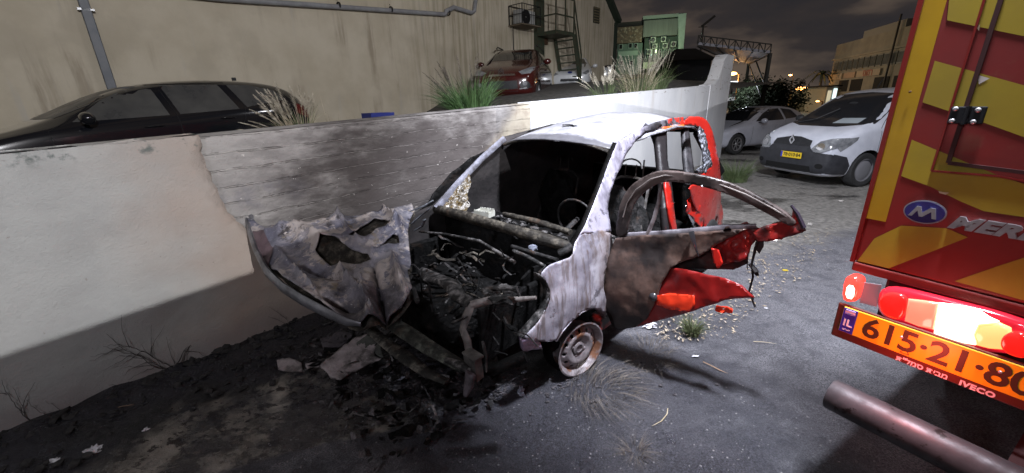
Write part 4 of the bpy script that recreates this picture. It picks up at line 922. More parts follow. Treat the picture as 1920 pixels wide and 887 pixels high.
# steering column stub
m=MB(); m.tube([V((-.35,.36,.80)),V((-.62,.36,.90))],.02,8); m.tube([V((-.60,.36,.90))+V((.06*math.sin(a)*.4,.17*math.cos(a),.16*math.sin(a))) for a in [2*math.pi*k/20 for k in range(21)]],.009,6,caps=False); m.build('steering_wheel_hoop',CH,CARW,smooth=True)
# --- wheels: steel rims without tyres in front, blackened tyre at the back
def steel_wheel(c,side,yaw=0,tyre=False):
    ax=V((-math.sin(yaw),math.cos(yaw),0))*side; r=.19; RW=M('burnt_steel_rim',(.27,.245,.255),(.12,.105,.11),scale=11,rough=.5,metal=.4,bump=.4,bscale=40,c3=(.15,.07,.04),c3scale=7,c3pos=(.55,.62))
    m=MB()
    m.lathe(c,ax,[(r-.045,-.06),(r-.03,-.07),(r,-.08),(r+.004,-.075),(r-.02,-.04),(r-.03,.02),(r-.012,.05),(r+.0,.065),(r+.006,.072),(r-.004,.074),(r-.016,.06),(r-.030,.045),(r-.04,.0)],40,close=True)
    w_=m.build('wheel',RW,CARW,smooth=50)
    u=ax.cross(V((0,0,1))).normalized()
    # disc with vent holes
    def f(a,b_):
        rr=math.hypot(a,b_); h=.030+.030*max(0,1-abs(rr-.10)/.055)-.012*(rr<.05); return V(c)+ax*h+u*a+V((0,0,1))*b_
    outl_=ellipse(0,0,r-.03,r-.03,40); hs=[ellipse(.128*math.cos(t),.128*math.sin(t),.0125,.0125,10) for t in [2*math.pi*k/12 for k in range(12)]]
    patch(outl_,f,.012,hs,jit=.05).build('rim_disc',RW,w_,smooth=60,solid=.004)
    m=MB(); m.lathe(V(c)+ax*.03,ax,[(.045,0),(.045,.018),(.028,.022),(.028,.012),(.0,.012)],20)
    for k in range(4):
        a=2*math.pi*k/4+.4; m.lathe(V(c)+ax*.03+(u*math.cos(a)+V((0,0,1))*math.sin(a))*.055,ax,[(.010,0),(.010,.016),(.0,.018)],8)
    m.build('hub',RW,w_,smooth=40)
    m=MB(); m.lathe(c,ax,[(.02,-.05),(.12,-.05),(.12,-.03),(.02,-.03)],24,close=True); m.build('brake_disc',CH,w_,smooth=40)
    m=MB()
    if tyre: m.lathe(c,ax,[(r-.01,-.08),(.26,-.08),(.28,-.06),(.28,.06),(.26,.08),(r-.005,.078)],36,close=True); m.build('tyre',TYRE,w_,smooth=50)
    else: m.lathe(c,ax,[(r-.02,-.09),(r+.012,-.085),(r+.015,-.02),(r-.02,-.02)],36,close=True); m.build('tyre_remains',CHD,w_,smooth=50)
hubw=wpl(1079,649,.72)
steel_wheel(V((hubw.x,.71,.195)),1,R(-12)); steel_wheel(V((.0,-.70,.195)),-1,R(-12))
for s in (1,-1): steel_wheel(V((-2.40,s*.68,.28)),s,0,True)
patch(smoothpoly([(-2.1,.24),(-2.12,.44),(-2.24,.58),(-2.42,.63),(-2.6,.58),(-2.72,.44),(-2.74,.24)],1),lambda x,z:V((x,.58,z)),.08).build('rear_wheel_well',DARKI,CARW,solid=.01)
m=MB(); m.lathe((0.0,.42,.42),V((0,1,0)),[(.36,0),(.34,.26),(.30,.26),(.32,0)],20,close=True); 
patch([(-.42,.2),(-.40,.5),(-.25,.72),(.05,.76),(.33,.62),(.40,.40),(.36,.2)],lambda x,z:V((x,.50,z)),.1).build('front_wheel_well',CHD,CARW,solid=.02)
# --- engine bay
m=MB(); m.box((.35,.0,.42),(.62,.86,.30)); bayf=m.build('engine_block',CHD,CARW,bevel=.04)
m=MB()
for k in range(70):
    m.ball(V((random.uniform(.0,.66),random.uniform(-.5,.52),random.uniform(.42,.56))),random.uniform(.03,.08),2,.9,(1,1,.6))
m.build('engine_remains',CHD,CARW,smooth=30)['kind']='stuff'
m=MB()
for k in range(26):
    m.ball(V((random.uniform(.05,.64),random.uniform(-.1,.5),random.uniform(.56,.62))),random.uniform(.006,.018),1,.9,(1,1,.5))
m.build('engine_ash',CHH,CARW,smooth=30)['kind']='stuff'
m=MB(); m.box((.28,-.66,.50),(.80,.05,.40)); m.build('inner_wing',CHD,CARW,bevel=.02)
m=MB(); m.box((.25,.56,.52),(.62,.04,.36)); m.build('strut_tower',CHD,CARW,bevel=.02)
# pixel-traced bars, each with its own depth
def pbar(name,pts,rad,mat,x=None,sq=1.0,jit=.12,n=8,parent=None,sm=60):
    """pts: (px,py,x_plane) in the car frame"""
    m=MB(); P=[wx(a,b_,c) for a,b_,c in pts]; m.tube(P,rad,n,squash=sq,jit=jit); return m.build(name,mat,parent or CARW,smooth=sm)
pbar('slam_panel_edge',[(786,434,.22),(840,440,.22),(900,452,.22),(940,478,.22),(965,492,.25)],[.008,.01,.01,.014,.012],CHH)
pbar('brake_fluid_line',[(962,470,.15),(990,482,.15),(1022,500,.18),(1012,512,.2)],.012,CHH)
pbar('wiper_linkage',[(960,462,.05),(1000,474,.05),(1045,488,.08)],.014,CH)
pbar('suspension_top',[(1050,476,.0),(1062,470,-.02),(1074,462,-.05)],.03,CH)
lump('brake_reservoir',wx(990,474,.1),.035,M('ashy_blue_lump',(.20,.22,.28),(.06,.06,.07),scale=20,rough=.6,bump=.5),1,(1,1.2,.7),jit=.4)
# crossmember with kinked upright and cooling remains
pbar('front_frame_rail',[(792,508,.55),(812,522,.60),(842,530,.66),(862,556,.72),(884,570,.74)],[.035,.05,.045,.04,.03],CHH,sq=.6,jit=.25)
pbar('bent_upright',[(884,570,.74),(874,596,.78),(868,618,.80),(876,640,.82),(880,664,.82)],[.024,.026,.020,.024,.020],M('rust_grey_member',(.17,.15,.14),(.035,.03,.03),scale=14,rough=.65,bump=.6,bscale=35),sq=.55,jit=.15)
pbar('bonnet_catch_bar',[(884,572,.74),(905,566,.70),(930,560,.62),(965,562,.55),(1005,558,.50)],[.026,.024,.022,.018,.012],M('pale_burnt_tube',(.34,.31,.29),(.10,.085,.08),scale=12,rough=.55,bump=.5),sq=.8)
pbar('lamp_bracket',[(912,542,.62),(944,540,.60),(968,540,.58),(974,556,.58)],[.010,.012,.008,.006],CHH,jit=.3)
pbar('bracket_tab',[(850,604,.80),(862,600,.80),(872,594,.80)],[.018,.016,.01],CHH,sq=.4)
lump('burnt_wiring_nest',wx(938,548,.6),.03,CHH,9,(1.2,1.4,.4),jit=1.2,spread=.07)
# lower bumper beam, two parallel battered members running down to the right
GRB=charred('mossy_burnt_beam',(.14,.15,.125),(.012,.013,.011),.25)
pbar('bumper_beam',[(712,592,.85),(760,622,.88),(810,655,.88),(872,690,.86)],[.045,.05,.045,.035],GRB,sq=.55,jit=.12)
pbar('lower_beam',[(690,612,.92),(720,642,.95),(760,672,.96),(800,700,.95),(838,716,.92)],[.03,.034,.04,.03,.02],charred('ashy_lower_beam',(.24,.225,.19),(.012,.012,.011),.3),sq=.45,jit=.2)
pbar('burnt_hose',[(838,676,.90),(862,684,.90),(884,696,.88)],[.016,.02,.018],CHH)
# radiator remnant: finned block
rc=wx(888,686,.86); m=MB()
for k in range(9): m.box(rc+V((0,-.036+.009*k,0)),(.04,.004,.11),Matrix.Rotation(R(4),3,'Y'))
m.box(rc+V((0,0,.058)),(.05,.09,.01)); m.build('radiator_remnant',M('ashy_fins',(.10,.095,.09),(.03,.028,.028),scale=20,rough=.6,bump=.3),CARW)
pbar('torn_corner_member',[(884,700,.9),(878,722,.92),(872,742,.94)],[.035,.03,.012],M('purple_grey_scrap',(.10,.085,.10),(.02,.018,.02),scale=20,rough=.6,bump=.8,bscale=40),sq=.5,jit=.3)
pbar('thin_strap',[(905,640,.8),(911,668,.82),(912,698,.84)],[.006,.008,.003],CHH)
pbar('crossmember_low',[(884,700,.8),(935,690,.7),(985,668,.6)],[.03,.03,.03],CHD)
pbar('hose_vertical',[(800,505,.58),(806,545,.6),(812,590,.62)],.007,CH)
patch([(778,402),(800,384),(822,352),(850,322),(880,298),(906,284),(930,284),(884,326),(850,362),(824,394),(806,404)],lambda a,b_:wpl(a,b_,-.78)+V((0,.02*fn((a,b_,0),.03),0)),5).build('black_wedge_sheet',CHD,CARW,smooth=40,solid=.01)  # black sheet filling the wedge between right pillar and wall
for pts in ([(772,420,.3),(785,408,.28),(800,396,.25),(808,388,.22)],[(778,432,.32),(792,424,.3),(796,412,.3)],[(770,396,.3),(796,386,.25),(812,376,.2)]):
    pbar('torn_hinge_strip',pts,[.014,.016,.014,.008][:len(pts)],M('blue_grey_foil',(.45,.50,.56),(.06,.06,.07),scale=22,rough=.35,metal=.5,bump=.7,bscale=30),sq=.35,jit=.3)
pbar('loose_cable',[(762,500,.6),(776,496,.6),(788,508,.6),(792,560,.62)],.005,CHH)
for k in range(16):
    a=random.uniform(795,980);b_=random.uniform(440,640); P_=[(a,b_,.45)]
    for j in range(4): P_.append((P_[-1][0]+random.uniform(-18,18),P_[-1][1]+random.uniform(-4,20),.45+random.uniform(-.05,.1)))
    pbar('scorched_wire',P_,.004,CH,n=5)
for k in range(64):
    c=V((random.uniform(.0,.75),random.uniform(-.6,.5),random.uniform(.40,.80))); a=random.uniform(0,6.28); P_=[c]
    for j in range(5): a+=random.uniform(-.8,.8); P_.append(P_[-1]+V((math.cos(a),math.sin(a),random.uniform(-.8,.5)))*random.uniform(.03,.07))
    mq=MB(); mq.tube(P_,[random.uniform(.003,.014)]*6,6,squash=random.uniform(.25,1),jit=.2); mq.build('twisted_metal_strip',random.choice((CH,CHH,CHD,CHD,CHP)),CARW)
# under-body rubble in front
m=MB()
for k in range(150):
    c=V((random.uniform(.2,1.15),random.uniform(-.75,.55),random.uniform(.0,.07))); m.ball(c,random.uniform(.008,.034),1,1.3,(1.3,1,.4))
m.build('fallen_engine_debris',CHD,CARW,smooth=30)['kind']='stuff'
FLK=charred('ashy_flakes',(.20,.19,.20),(.01,.01,.011),.2)
m=MB()
for k in range(260):
    c=V((random.uniform(.15,1.25),random.uniform(-.95,.6),random.uniform(.02,.10))); a=random.uniform(0,6.28); d=V((math.cos(a),math.sin(a),random.uniform(-.5,.5)))*random.uniform(.01,.045); e_=V((-math.sin(a),math.cos(a),random.uniform(-.6,.6)))*random.uniform(.004,.02)
    m.add([c-d,c-d*.2+e_,c+d,c+d*.1-e_],[(0,1,2,3)])
m.build('flaked_metal_scraps',FLK,CARW,solid=.002)['kind']='stuff'
for k in range(26):
    c=V((random.uniform(.2,1.1),random.uniform(-.7,.5),random.uniform(.05,.35))); a=random.uniform(0,6.28); P_=[c]
    for j in range(4): a+=random.uniform(-.9,.9); P_.append(P_[-1]+V((math.cos(a),math.sin(a),random.uniform(-.7,.5)))*random.uniform(.03,.08))
    mq=MB(); mq.tube(P_,[random.uniform(.004,.011)]*5,5,squash=random.uniform(.3,1),jit=.2); mq.build('bent_scrap_strip',random.choice((CH,CHH,CHD,FLK)),CARW)

# --- the hood: one big buckled sheet hanging forward against the wall
HM_A=WRi@(WALLA+WALLD*wall_sz(470,410)[0]+V((0,0,wall_sz(470,410)[1]))-WALLN*.06)
HM_B=V((.10,-.62,.95)); 
def hood_solve():
    B=wx(775,385,.12); C=wx(690,598,1.02); return B,C
HM_B,HM_C=hood_solve(); HN=(HM_B-HM_A).cross(HM_C-HM_A).normalized()
if HN.dot((WRi@CAM)-HM_A)<0: HN=-HN
def hoodp(px,py):
    o=WRi@CAM; d=WRi.to_3x3()@rayd(px,py); return o+d*((HM_A-o).dot(HN)/d.dot(HN))
def seg(px,py,a,b_):
    A=V(a);B=V(b_);P_=V((px,py));t=max(0,min(1,(P_-A).dot(B-A)/(B-A).length_squared)); return (P_-A.lerp(B,t)).length
RIBS=[((520,470),(600,560),7,.04),((600,560),(690,575),6,-.05),((700,500),(720,590),6,-.05),((640,505),(700,585),7,.05),((740,500),(752,540),5,.07),((500,440),(560,430),8,.03),((545,500),(640,520),9,-.035),((640,420),(655,440),5,.05),((715,395),(760,440),6,.05),((560,440),(672,462),14,.035),((672,462),(742,432),11,.035),((742,432),(755,420),10,.03),((590,455),(700,478),12,.035),((700,478),(760,462),11,.03),((478,425),(505,520),16,-.02),((505,520),(640,590),18,.03),((680,530),(690,590),12,.045),((742,492),(762,552),10,.05),((530,432),(700,410),16,.03),((610,430),(650,410),10,.02)]
def hoodf(px,py):
    p=hoodp(px,py); h=0
    for a,b_,w_,hh in RIBS: h+=1.5*hh*math.exp(-seg(px,py,a,b_)/(w_*.75))
    h+=.03*fn(p,2.8,9)+.020*(1-2*abs(fn(p,4.5,4,2)))+.003*fn(p,20,5)
    if py>545: h+=-.0006*(py-545)*(1+.6*math.sin(px*.07))
    return p+HN*h
hood=[(462,392),(468,404),(478,414),(500,424),(530,434),(562,434),(600,426),(640,420),(690,410),(735,398),(772,384),(778,398),(770,414),(766,440),(768,470),(771,495),(766,520),(774,546),(768,558),(738,580),(706,594),(675,602),(650,596),(610,575),(570,553),(538,530),(512,508),(490,474),(474,440),(464,412)]
hh=[[(655,452),(680,434),(704,420),(722,420),(736,430),(712,444),(690,458),(672,462)],[(700,470),(724,458),(738,446),(748,448),(750,462),(735,468),(715,474)],[(592,472),(606,458),(622,458),(640,464),(662,476),(690,482),(696,490),(676,496),(648,496),(618,498),(600,484)]]
def hood_mat():
    g=G('buckled_burnt_hood_steel')
    c=g.mix(g.rng(g.noise(4,7,.65),.36,.62),(.16,.16,.21),(.36,.345,.38))
    pk=g.rng(g.noise(5.5,8,.68,(1,1,1),(3,8,2)),.50,.535); c=g.mix(g.op('MULTIPLY',pk,.9),c,(.58,.52,.49))
    pt=g.rng(g.noise(7,7,.68,(1,1,1),(9,1,4)),.53,.57); c=g.mix(g.op('MULTIPLY',pt,.6),c,(.13,.135,.18))
    bk=g.rng(g.noise(4.5,7,.7,(1,1,1),(2,5,8)),.57,.66); c=g.mix(g.op('MULTIPLY',bk,.85),c,(.035,.03,.03))
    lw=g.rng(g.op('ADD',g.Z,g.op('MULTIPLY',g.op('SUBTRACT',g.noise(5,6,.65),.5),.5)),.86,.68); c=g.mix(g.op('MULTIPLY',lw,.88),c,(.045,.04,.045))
    sp=g.rng(g.noise(60,5,.7),.64,.68); c=g.mix(sp,c,(.7,.68,.66))
    yl=g.rng(g.noise(9,6,.6,(1,1,1),(5,5,5)),.60,.68); c=g.mix(g.op('MULTIPLY',yl,.5),c,(.34,.27,.15))
    nb=g.bump(g.noise(14,8,.7),.5,.02); nb=g.bump(pk,.5,.006,nb)
    return g.done(c,g.rng(g.noise(9),.3,.7,.38,.62),.35,nb)
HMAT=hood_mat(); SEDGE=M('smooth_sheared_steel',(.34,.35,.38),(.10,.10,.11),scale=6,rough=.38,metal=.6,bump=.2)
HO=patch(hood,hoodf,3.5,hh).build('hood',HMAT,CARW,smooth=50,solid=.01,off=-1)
# outer skin: a second sheet behind, with rolled rim showing along the lower left
def hoodback(px,py): return hoodf(px,py)-HN*(.035+.03*min(1,max(0,(py-430)/120)))
edge=[(458,388),(462,412),(468,436),(480,470),(500,508),(530,537),(568,561),(612,584),(648,601),(676,606)]
m=MB(); P=[]
for i,(a,b_) in enumerate(edge):
    P.append(hoodp(a,b_)+HN*(-.01))
m.tube(P,[.006,.012,.016,.018,.018,.018,.018,.016,.012,.006],8,squash=2.2); m.build('rolled_rim',SEDGE,HO,smooth=True)
skin=[(x_+ (3 if x_>600 else -2),y_) for x_,y_ in hood]
patch(hood,hoodback,9).build('outer_skin',CHP,HO,smooth=60,solid=.004)
wtip=[hoodp(460,384)+HN*.0,hoodp(468,400)+HN*.02,hoodp(474,414)+HN*.01]
m=MB(); m.tube(wtip,[.004,.02,.014],6,squash=.4,jit=.3); m.build('torn_tip',SEDGE,HO,smooth=30)
q=hoodf(542,445)+HN*.004; m=MB(); m.lathe(q,HN,[(.012,.0),(.022,.002),(.024,.006),(.012,.004)],18,close=True); m.build('hole_rim',M('pale_primer',(.55,.5,.48),rough=.6),HO,smooth=True)
m=MB(); m.lathe(q,HN,[(.0,.001),(.013,.001)],18); m.build('screw_hole',DARKI,HO)
patch([(473,432),(486,430),(497,440),(508,462),(515,470),(513,476),(500,500),(488,478)],lambda a,b_:hoodf(a,b_)+HN*.006,4).build('side_recess',M('dark_plum_recess',(.07,.045,.055),(.13,.09,.10),scale=8,rough=.5),HO,smooth=50)
patch(smoothpoly([(630,480),(660,474),(690,484),(690,500),(640,500),(622,492)],1),lambda a,b_:hoodp(a,b_)-HN*.09+HN*.02*fn((a,b_,0),.06),4).build('inner_brace',M('yellowish_scorched_steel',(.22,.20,.13),(.07,.065,.06),scale=9,rough=.6),HO,smooth=50,solid=.004)
patch(smoothpoly([(610,470),(628,452),(642,462),(636,500),(618,498)],1),lambda a,b_:hoodp(a,b_)-HN*.07,4).build('inner_brace',CHH,HO,smooth=50,solid=.004)

# --- the open front door
DANG=82
hx=V((-.42,.775,0)); DD=V((-math.cos(R(DANG)),math.sin(R(DANG)),0)); DNn=V((-DD.y,DD.x,0))  # local plane
def dp(px,py,off=0):
    o=WRi@CAM; d=WRi.to_3x3()@rayd(px,py); return o+d*((hx-o).dot(DNn)/d.dot(DNn))+(DNn*off)
if DNn.dot((WRi@CAM)-hx)<0: DNn=-DNn
def dpp(px,py):
    p=dp(px,py); u=(p-hx).dot(DD)
    return p+DNn*(.045*math.sin(max(0,min(1,(p.z-.25)/.62))*math.pi)+.012*fn(p,4,2)+.004*fn(p,14,3)-.03*max(0,u-.75))
def door_skin_mat():
    g=G('scorched_door_paint'); 
    c=g.mix(g.rng(g.noise(4,6,.65),.38,.64),(.045,.030,.025),(.13,.080,.062))
    bk=g.rng(g.noise(3,6,.6,(1,1,1),(2,2,6)),.46,.60); c=g.mix(g.op('MULTIPLY',bk,.9),c,(.012,.010,.010))
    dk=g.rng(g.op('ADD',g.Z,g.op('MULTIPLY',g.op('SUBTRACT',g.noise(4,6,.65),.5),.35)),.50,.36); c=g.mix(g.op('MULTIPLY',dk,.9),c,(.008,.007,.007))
    wh=g.rng(g.noise(5,6,.65,(1,1,1),(6,1,2)),.60,.68); c=g.mix(g.op('MULTIPLY',wh,.5),c,(.24,.17,.145))
    return g.done(c,g.rng(g.noise(6),.3,.7,.3,.55),.15,g.bump(g.noise(10,6,.6),.35,.012),.25)
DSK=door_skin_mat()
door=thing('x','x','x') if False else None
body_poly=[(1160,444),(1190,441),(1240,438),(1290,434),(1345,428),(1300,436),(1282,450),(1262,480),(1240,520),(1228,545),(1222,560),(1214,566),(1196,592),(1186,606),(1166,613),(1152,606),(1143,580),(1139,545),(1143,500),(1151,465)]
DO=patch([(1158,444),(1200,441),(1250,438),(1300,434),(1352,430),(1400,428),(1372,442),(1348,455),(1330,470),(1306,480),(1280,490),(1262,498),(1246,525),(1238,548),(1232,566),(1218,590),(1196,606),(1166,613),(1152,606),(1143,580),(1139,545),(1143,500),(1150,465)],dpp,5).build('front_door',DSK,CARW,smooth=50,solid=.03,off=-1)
patch([(1255,440),(1345,436),(1396,430),(1404,470),(1398,500),(1372,512),(1300,508),(1250,520),(1246,480)],lambda a,b_:dp(a,b_)-DNn*(.05-.01*fn(dp(a,b_),8,3)),5).build('inner_door_shell',M('sooty_inner_door',(.010,.009,.009),(.05,.012,.010),scale=6,rough=.45,pos=(.5,.62),bump=.5,bscale=18),DO,smooth=35,solid=.006)
# red lower part of the skin, folded out towards the camera
def dred(px,py):
    p=dpp(px,py); return p+DNn*(.012+.05*max(0,(px-1250)/150)+.015*fn(p,5,8))
RD=patch([(1246,525),(1262,498),(1290,500),(1330,508),(1366,514),(1395,526),(1419,546),(1385,549),(1365,552),(1330,564),(1305,574),(1262,588),(1200,608),(1180,611),(1200,595),(1226,572),(1238,552)],dred,5).build('red_lower_skin',M('door_red_paint',(.22,.008,.007),(.09,.005,.005),scale=3,rough=.28,coat=.6),DO,smooth=35,solid=.008)
patch([(1240,545),(1262,542),(1308,545),(1310,560),(1300,573),(1262,570),(1238,563)],lambda a,b_:dred(a,b_)+DNn*.014,4).build('door_moulding',M('bright_red_trim',(.58,.035,.012),rough=.25,coat=.5),DO,smooth=50,solid=.012)
q=dpp(1232,549)+DNn*.02; m=MB(); m.ball(q,.03,2,.1,(1,1,1.05)); m.build('door_handle',M('dark_handle_shell',(.03,.03,.034),rough=.3,coat=.5),DO,smooth=True)
m=MB(); m.tube([dpp(1226,558)+DNn*.01,dpp(1244,520)+DNn*.012,dpp(1266,482)+DNn*.012,dpp(1288,462)+DNn*.01],.006,6); m.build('skin_crease',M('shiny_crease',(.35,.26,.22),rough=.35,metal=.4),DO,smooth=True)
# window frame arc
arc=[(1168,440),(1172,405),(1180,378),(1196,356),(1222,336),(1242,326),(1270,328),(1310,334),(1350,346),(1395,366),(1440,388),(1470,405),(1492,418)]
ARC=M('smoke_browned_frame',(.018,.014,.013),(.11,.085,.078),scale=4,rough=.36,metal=.1,bump=.3,pos=(.42,.62))
patch(smoothpoly([(1157,442),(1160,405),(1168,373),(1184,347),(1212,328),(1240,318),(1276,320),(1320,327),(1362,338),(1405,357),(1450,381),(1482,401),(1497,414),(1484,422),(1455,406),(1425,390),(1385,370),(1345,354),(1300,342),(1258,338),(1232,344),(1208,360),(1190,382),(1182,410),(1179,442)],2),lambda a,b_:dp(a,b_)+DNn*(.02+.008*math.sin(a*.03)),4).build('window_frame',ARC,DO,smooth=35,solid=.03)
m=MB(); m.tube([dp(a,b_)+DNn*.034 for a,b_ in ((1172,405),(1180,378),(1196,354),(1224,334),(1250,327),(1300,331),(1350,343),(1400,362),(1450,388),(1484,408))],.004,6); m.build('frame_seam',M('light_worn_edge',(.30,.27,.25),(.10,.085,.08),scale=10,rough=.4,metal=.3),DO,smooth=True)
m=MB(); m.tube([dp(1165,442)-DNn*.01,dp(1240,438),dp(1300,433),dp(1360,427),dp(1418,424)],[.012,.014,.014,.014,.01],8,squash=1.4); m.build('window_sill_strip',M('pale_bent_trim',(.42,.40,.44),(.08,.07,.08),scale=9,rough=.35,metal=.5),DO,smooth=True)
m=MB(); m.tube([dp(1240,344)+DNn*.0,dp(1236,375),dp(1226,410),dp(1213,442)],.013,8); m.build('window_guide',M('pale_rail',(.36,.33,.33),(.12,.10,.10),scale=14,rough=.4,metal=.5),DO,smooth=True)
def dfold(px,py): p=dp(px,py); return p+DNn*(-.02+.03*abs(fn(p,9,12)))
patch([(1330,436),(1370,428),(1400,416),(1404,420),(1430,432),(1424,444),(1408,462),(1402,484),(1385,492),(1360,496),(1352,500),(1340,496),(1330,474)],dfold,4).build('torn_inner_skin',M('dark_red_inner',(.22,.010,.010),(.07,.006,.006),scale=5,rough=.35,coat=.4,bump=.4,bscale=12),DO,smooth=30,solid=.004)
patch([(1336,462),(1350,466),(1358,490),(1348,500),(1340,488)],lambda a,b_:dp(a,b_)+DNn*.03,4).build('red_bracket',REDP,DO,smooth=30,solid=.01)
patch([(1414,434),(1432,422),(1470,412),(1484,412),(1488,388),(1498,402),(1512,430),(1490,438),(1462,446),(1440,450),(1422,450)],lambda a,b_:dp(a,b_)+DNn*(.02+.012*fn((a,b_,0),.03,2)),4).build('bent_door_corner',M('sooty_red_corner',(.20,.012,.010),(.03,.012,.012),scale=7,rough=.35,coat=.4,pos=(.45,.6)),DO,smooth=40,solid=.02)
m=MB(); m.tube([dp(1484,382)+DNn*.03,dp(1496,398)+DNn*.03,dp(1508,424)+DNn*.03],[.006,.01,.012],6); m.build('corner_trim',M('dark_violet_trim',(.035,.028,.04),rough=.3,coat=.5),DO,smooth=True)
m=MB(); m.tube([dp(1300,430)+DNn*.05,dp(1304,440)+DNn*.06,dp(1310,462)+DNn*.06,dp(1314,476)+DNn*.05],[.02,.016,.008,.004],7,squash=.5); m.build('mirror_stub',M('black_melted_plastic',(.015,.015,.017),rough=.3,coat=.5),DO,smooth=True)
m=MB(); m.tube([dp(1422,446)+DNn*.02,dp(1416,468),dp(1410,495)+DNn*.01,dp(1412,520),dp(1404,548),dp(1410,562),dp(1416,576)],.006,6,jit=.3); m.tube([dp(1406,494),dp(1418,508)+DNn*.01,dp(1420,516)],[.01,.014,.008],6); m.tube([dp(1400,556),dp(1408,552),dp(1412,562)],[.004,.014,.006],6); m.build('dangling_cable',M('melted_cable',(.015,.014,.014),rough=.5),DO,smooth=True)
m=MB(); m.tube([dp(1403,474),dp(1401,500),dp(1402,505)],.003,5); m.build('dangling_wire',MATS['melted_cable'],DO)
patch([(1420,446),(1432,446),(1432,462),(1424,476),(1418,468)],lambda a,b_:dp(a,b_)+DNn*.0,4).build('hanging_rubber',MATS['melted_cable'],DO,solid=.01)
lump('red_latch_remnant',dp(1366,566)+DNn*.05+V((0,0,-.03)),.035,MATS['bright_red_trim'],2,(1,1.1,.6),DO,.5,.02)
m=MB()
for z in (.40,.74): m.bar(V((-.36,.74,z)),hx+DD*.05+V((0,0,z)),.05,.06)
m.build('door_hinge',CH,DO)

# ================================================================ FIRE ENGINE (rear, at the right edge of the view)
TR0=CAM+rayd(1575,622)/FPX*1.65; TR0=V((TR0.x,TR0.y,0))
tdir=V((.5,-.8660254,0)); tn=V((-.8660254,-.5,0))   # tdir: along the rear to the right; tn: outwards, towards the camera side
FT=fr(TR0,tdir); FTi=FT.inverted()   # local: x right along rear, y = forwards into truck (z x tdir)
if (FT.to_3x3()@V((0,1,0))).dot(tn)>0: raise Exception('axis')
def tp(px,py,off=0):   # point on the rear plane, off metres towards the viewer -> local coords
    p=onp(px,py,TR0+tn*off,tn); return FTi@p
TRK=thing('fire_engine','red and yellow chevroned fire engine rear with glowing tail lamp and bumper tube','fire engine',FT)
YEL=M('fire_engine_yellow',(.30,.225,.018),(.24,.175,.015),scale=5,rough=.38,rough2=.55,coat=.15,c3=(.20,.15,.03),c3scale=9,c3pos=(.60,.85))
RED=M('fire_engine_red_film',(.175,.013,.011),(.14,.010,.009),scale=5,rough=.4,rough2=.58,coat=.1,c3=(.16,.03,.02),c3scale=8,c3pos=(.62,.7))
REDD=M('dark_red_edge',(.16,.010,.008),rough=.35,coat=.4)
xl=tp(1600,490).x; zb=tp(1600,490).z
m=MB(); m.box((xl+1.15,2.5,(zb+3.25)/2),(2.3,5.0,3.25-zb)); m.build('body',RED,TRK,bevel=.012)
# corner post: yellow band with a thin dark red outer edge
def rearsheet(name,poly,mat,off,t=.0,parent=None,step=None):
    m=MB(); P=[tp(*p) for p in poly]; P=[V((p.x,-off*.4,p.z)) for p in P]; (m.prism(P,V((0,1,0)),.003) if off>.01 else m.add(P,[tuple(range(len(P)))])); return m.build(name,mat,parent or TRK)
rearsheet('left_corner_band',[(1741,-30),(1784,-30),(1661,416),(1620,408)],M('corner_yellow',(.38,.23,.012),(.29,.17,.012),scale=4,rough=.3,coat=.3,c3=(.22,.14,.02),c3scale=9,c3pos=(.62,.8)),.004)
m=MB(); m.bar(V((xl-.002,-.003,zb)),V((xl-.002,-.003,3.2)),.012,.014); m.build('corner_edge',REDD,TRK)
CH1=[[(1786,-60),(1990,-60),(1990,90),(1920,68),(1776,38)],
 [(1753,114),(1730,192),(1845,230),(1920,257),(1990,280),(1990,182),(1920,160)],   # yellow
 [(1710,262),(1690,330),(1745,350),(1800,377),(1845,396),(1920,407),(1990,420),(1990,370),(1920,345),(1865,326)],
 [(1608,489),(1640,447),(1690,423),(1775,428),(1815,445),(1667,503)],
 [(1790,527),(1868,500),(1920,483),(1990,460),(1990,585),(1920,563)]]
for k,p in enumerate(CH1): rearsheet('yellow_chevron_band',p,YEL,.004)
# locker door with seams and hinge
def seamt(name,pts,wd,mat,off=.009):
    m=MB(); P=[tp(*p) for p in pts]
    for a,b_ in zip(P[:-1],P[1:]): m.bar(V((a.x,-off+.004,a.z)),V((b_.x,-off+.004,b_.z)),wd,.006,up=V((0,1,0)))
    return m.build(name,mat,TRK)
seamt('outer_door_seam',[(1856,-30),(1748,320),(1875,330),(1990,352)],.006,REDD)
seamt('locker_door_gap',[(1887,-30),(1779,305),(1990,332)],.011,M('gap_black_red',(.03,.004,.004),rough=.6))
m=MB(); a=tp(1815,216); m.box((a.x,-.012,a.z),(.078,.008,.052)); hn=m.build('hinge',M('black_hinge_steel',(.02,.022,.026),rough=.35,metal=.5),TRK,bevel=.003)
m=MB(); m.tube([V((a.x,-.018,a.z-.027)),V((a.x,-.018,a.z+.027))],.007,10); m.build('hinge_pin',MATS['black_hinge_steel'],hn,smooth=True)
for px,py in ((1795,204),(1788,226),(1837,206),(1828,228)):
    q=tp(px,py); m=MB(); m.lathe(V((q.x,-.016,q.z)),V((0,-1,0)),[(.007,0),(.007,.002),(.004,.004),(.0,.004)],12); m.build('hinge_bolt',M('bolt_steel',(.45,.45,.46),rough=.4,metal=.7),hn)
m=MB(); q=tp(1708,172); m.lathe(V((q.x,-.007,q.z)),V((0,-1,0)),[(.004,0),(.004,.002),(.0,.003)],10); m.build('rivet',M('brown_rivet',(.1,.05,.02),rough=.5),TRK)
rearsheet('peeled_film_patch',[(1832,140),(1856,147),(1836,158)],M('peeled_white',(.45,.42,.40),rough=.6),.006)
for pts in ([(1760,358),(1768,360),(1780,361),(1774,365),(1762,362)],[(1830,50),(1838,46),(1836,58)]): rearsheet('scuff_mark',pts,M('scuff_beige',(.40,.30,.20),rough=.7),.006)
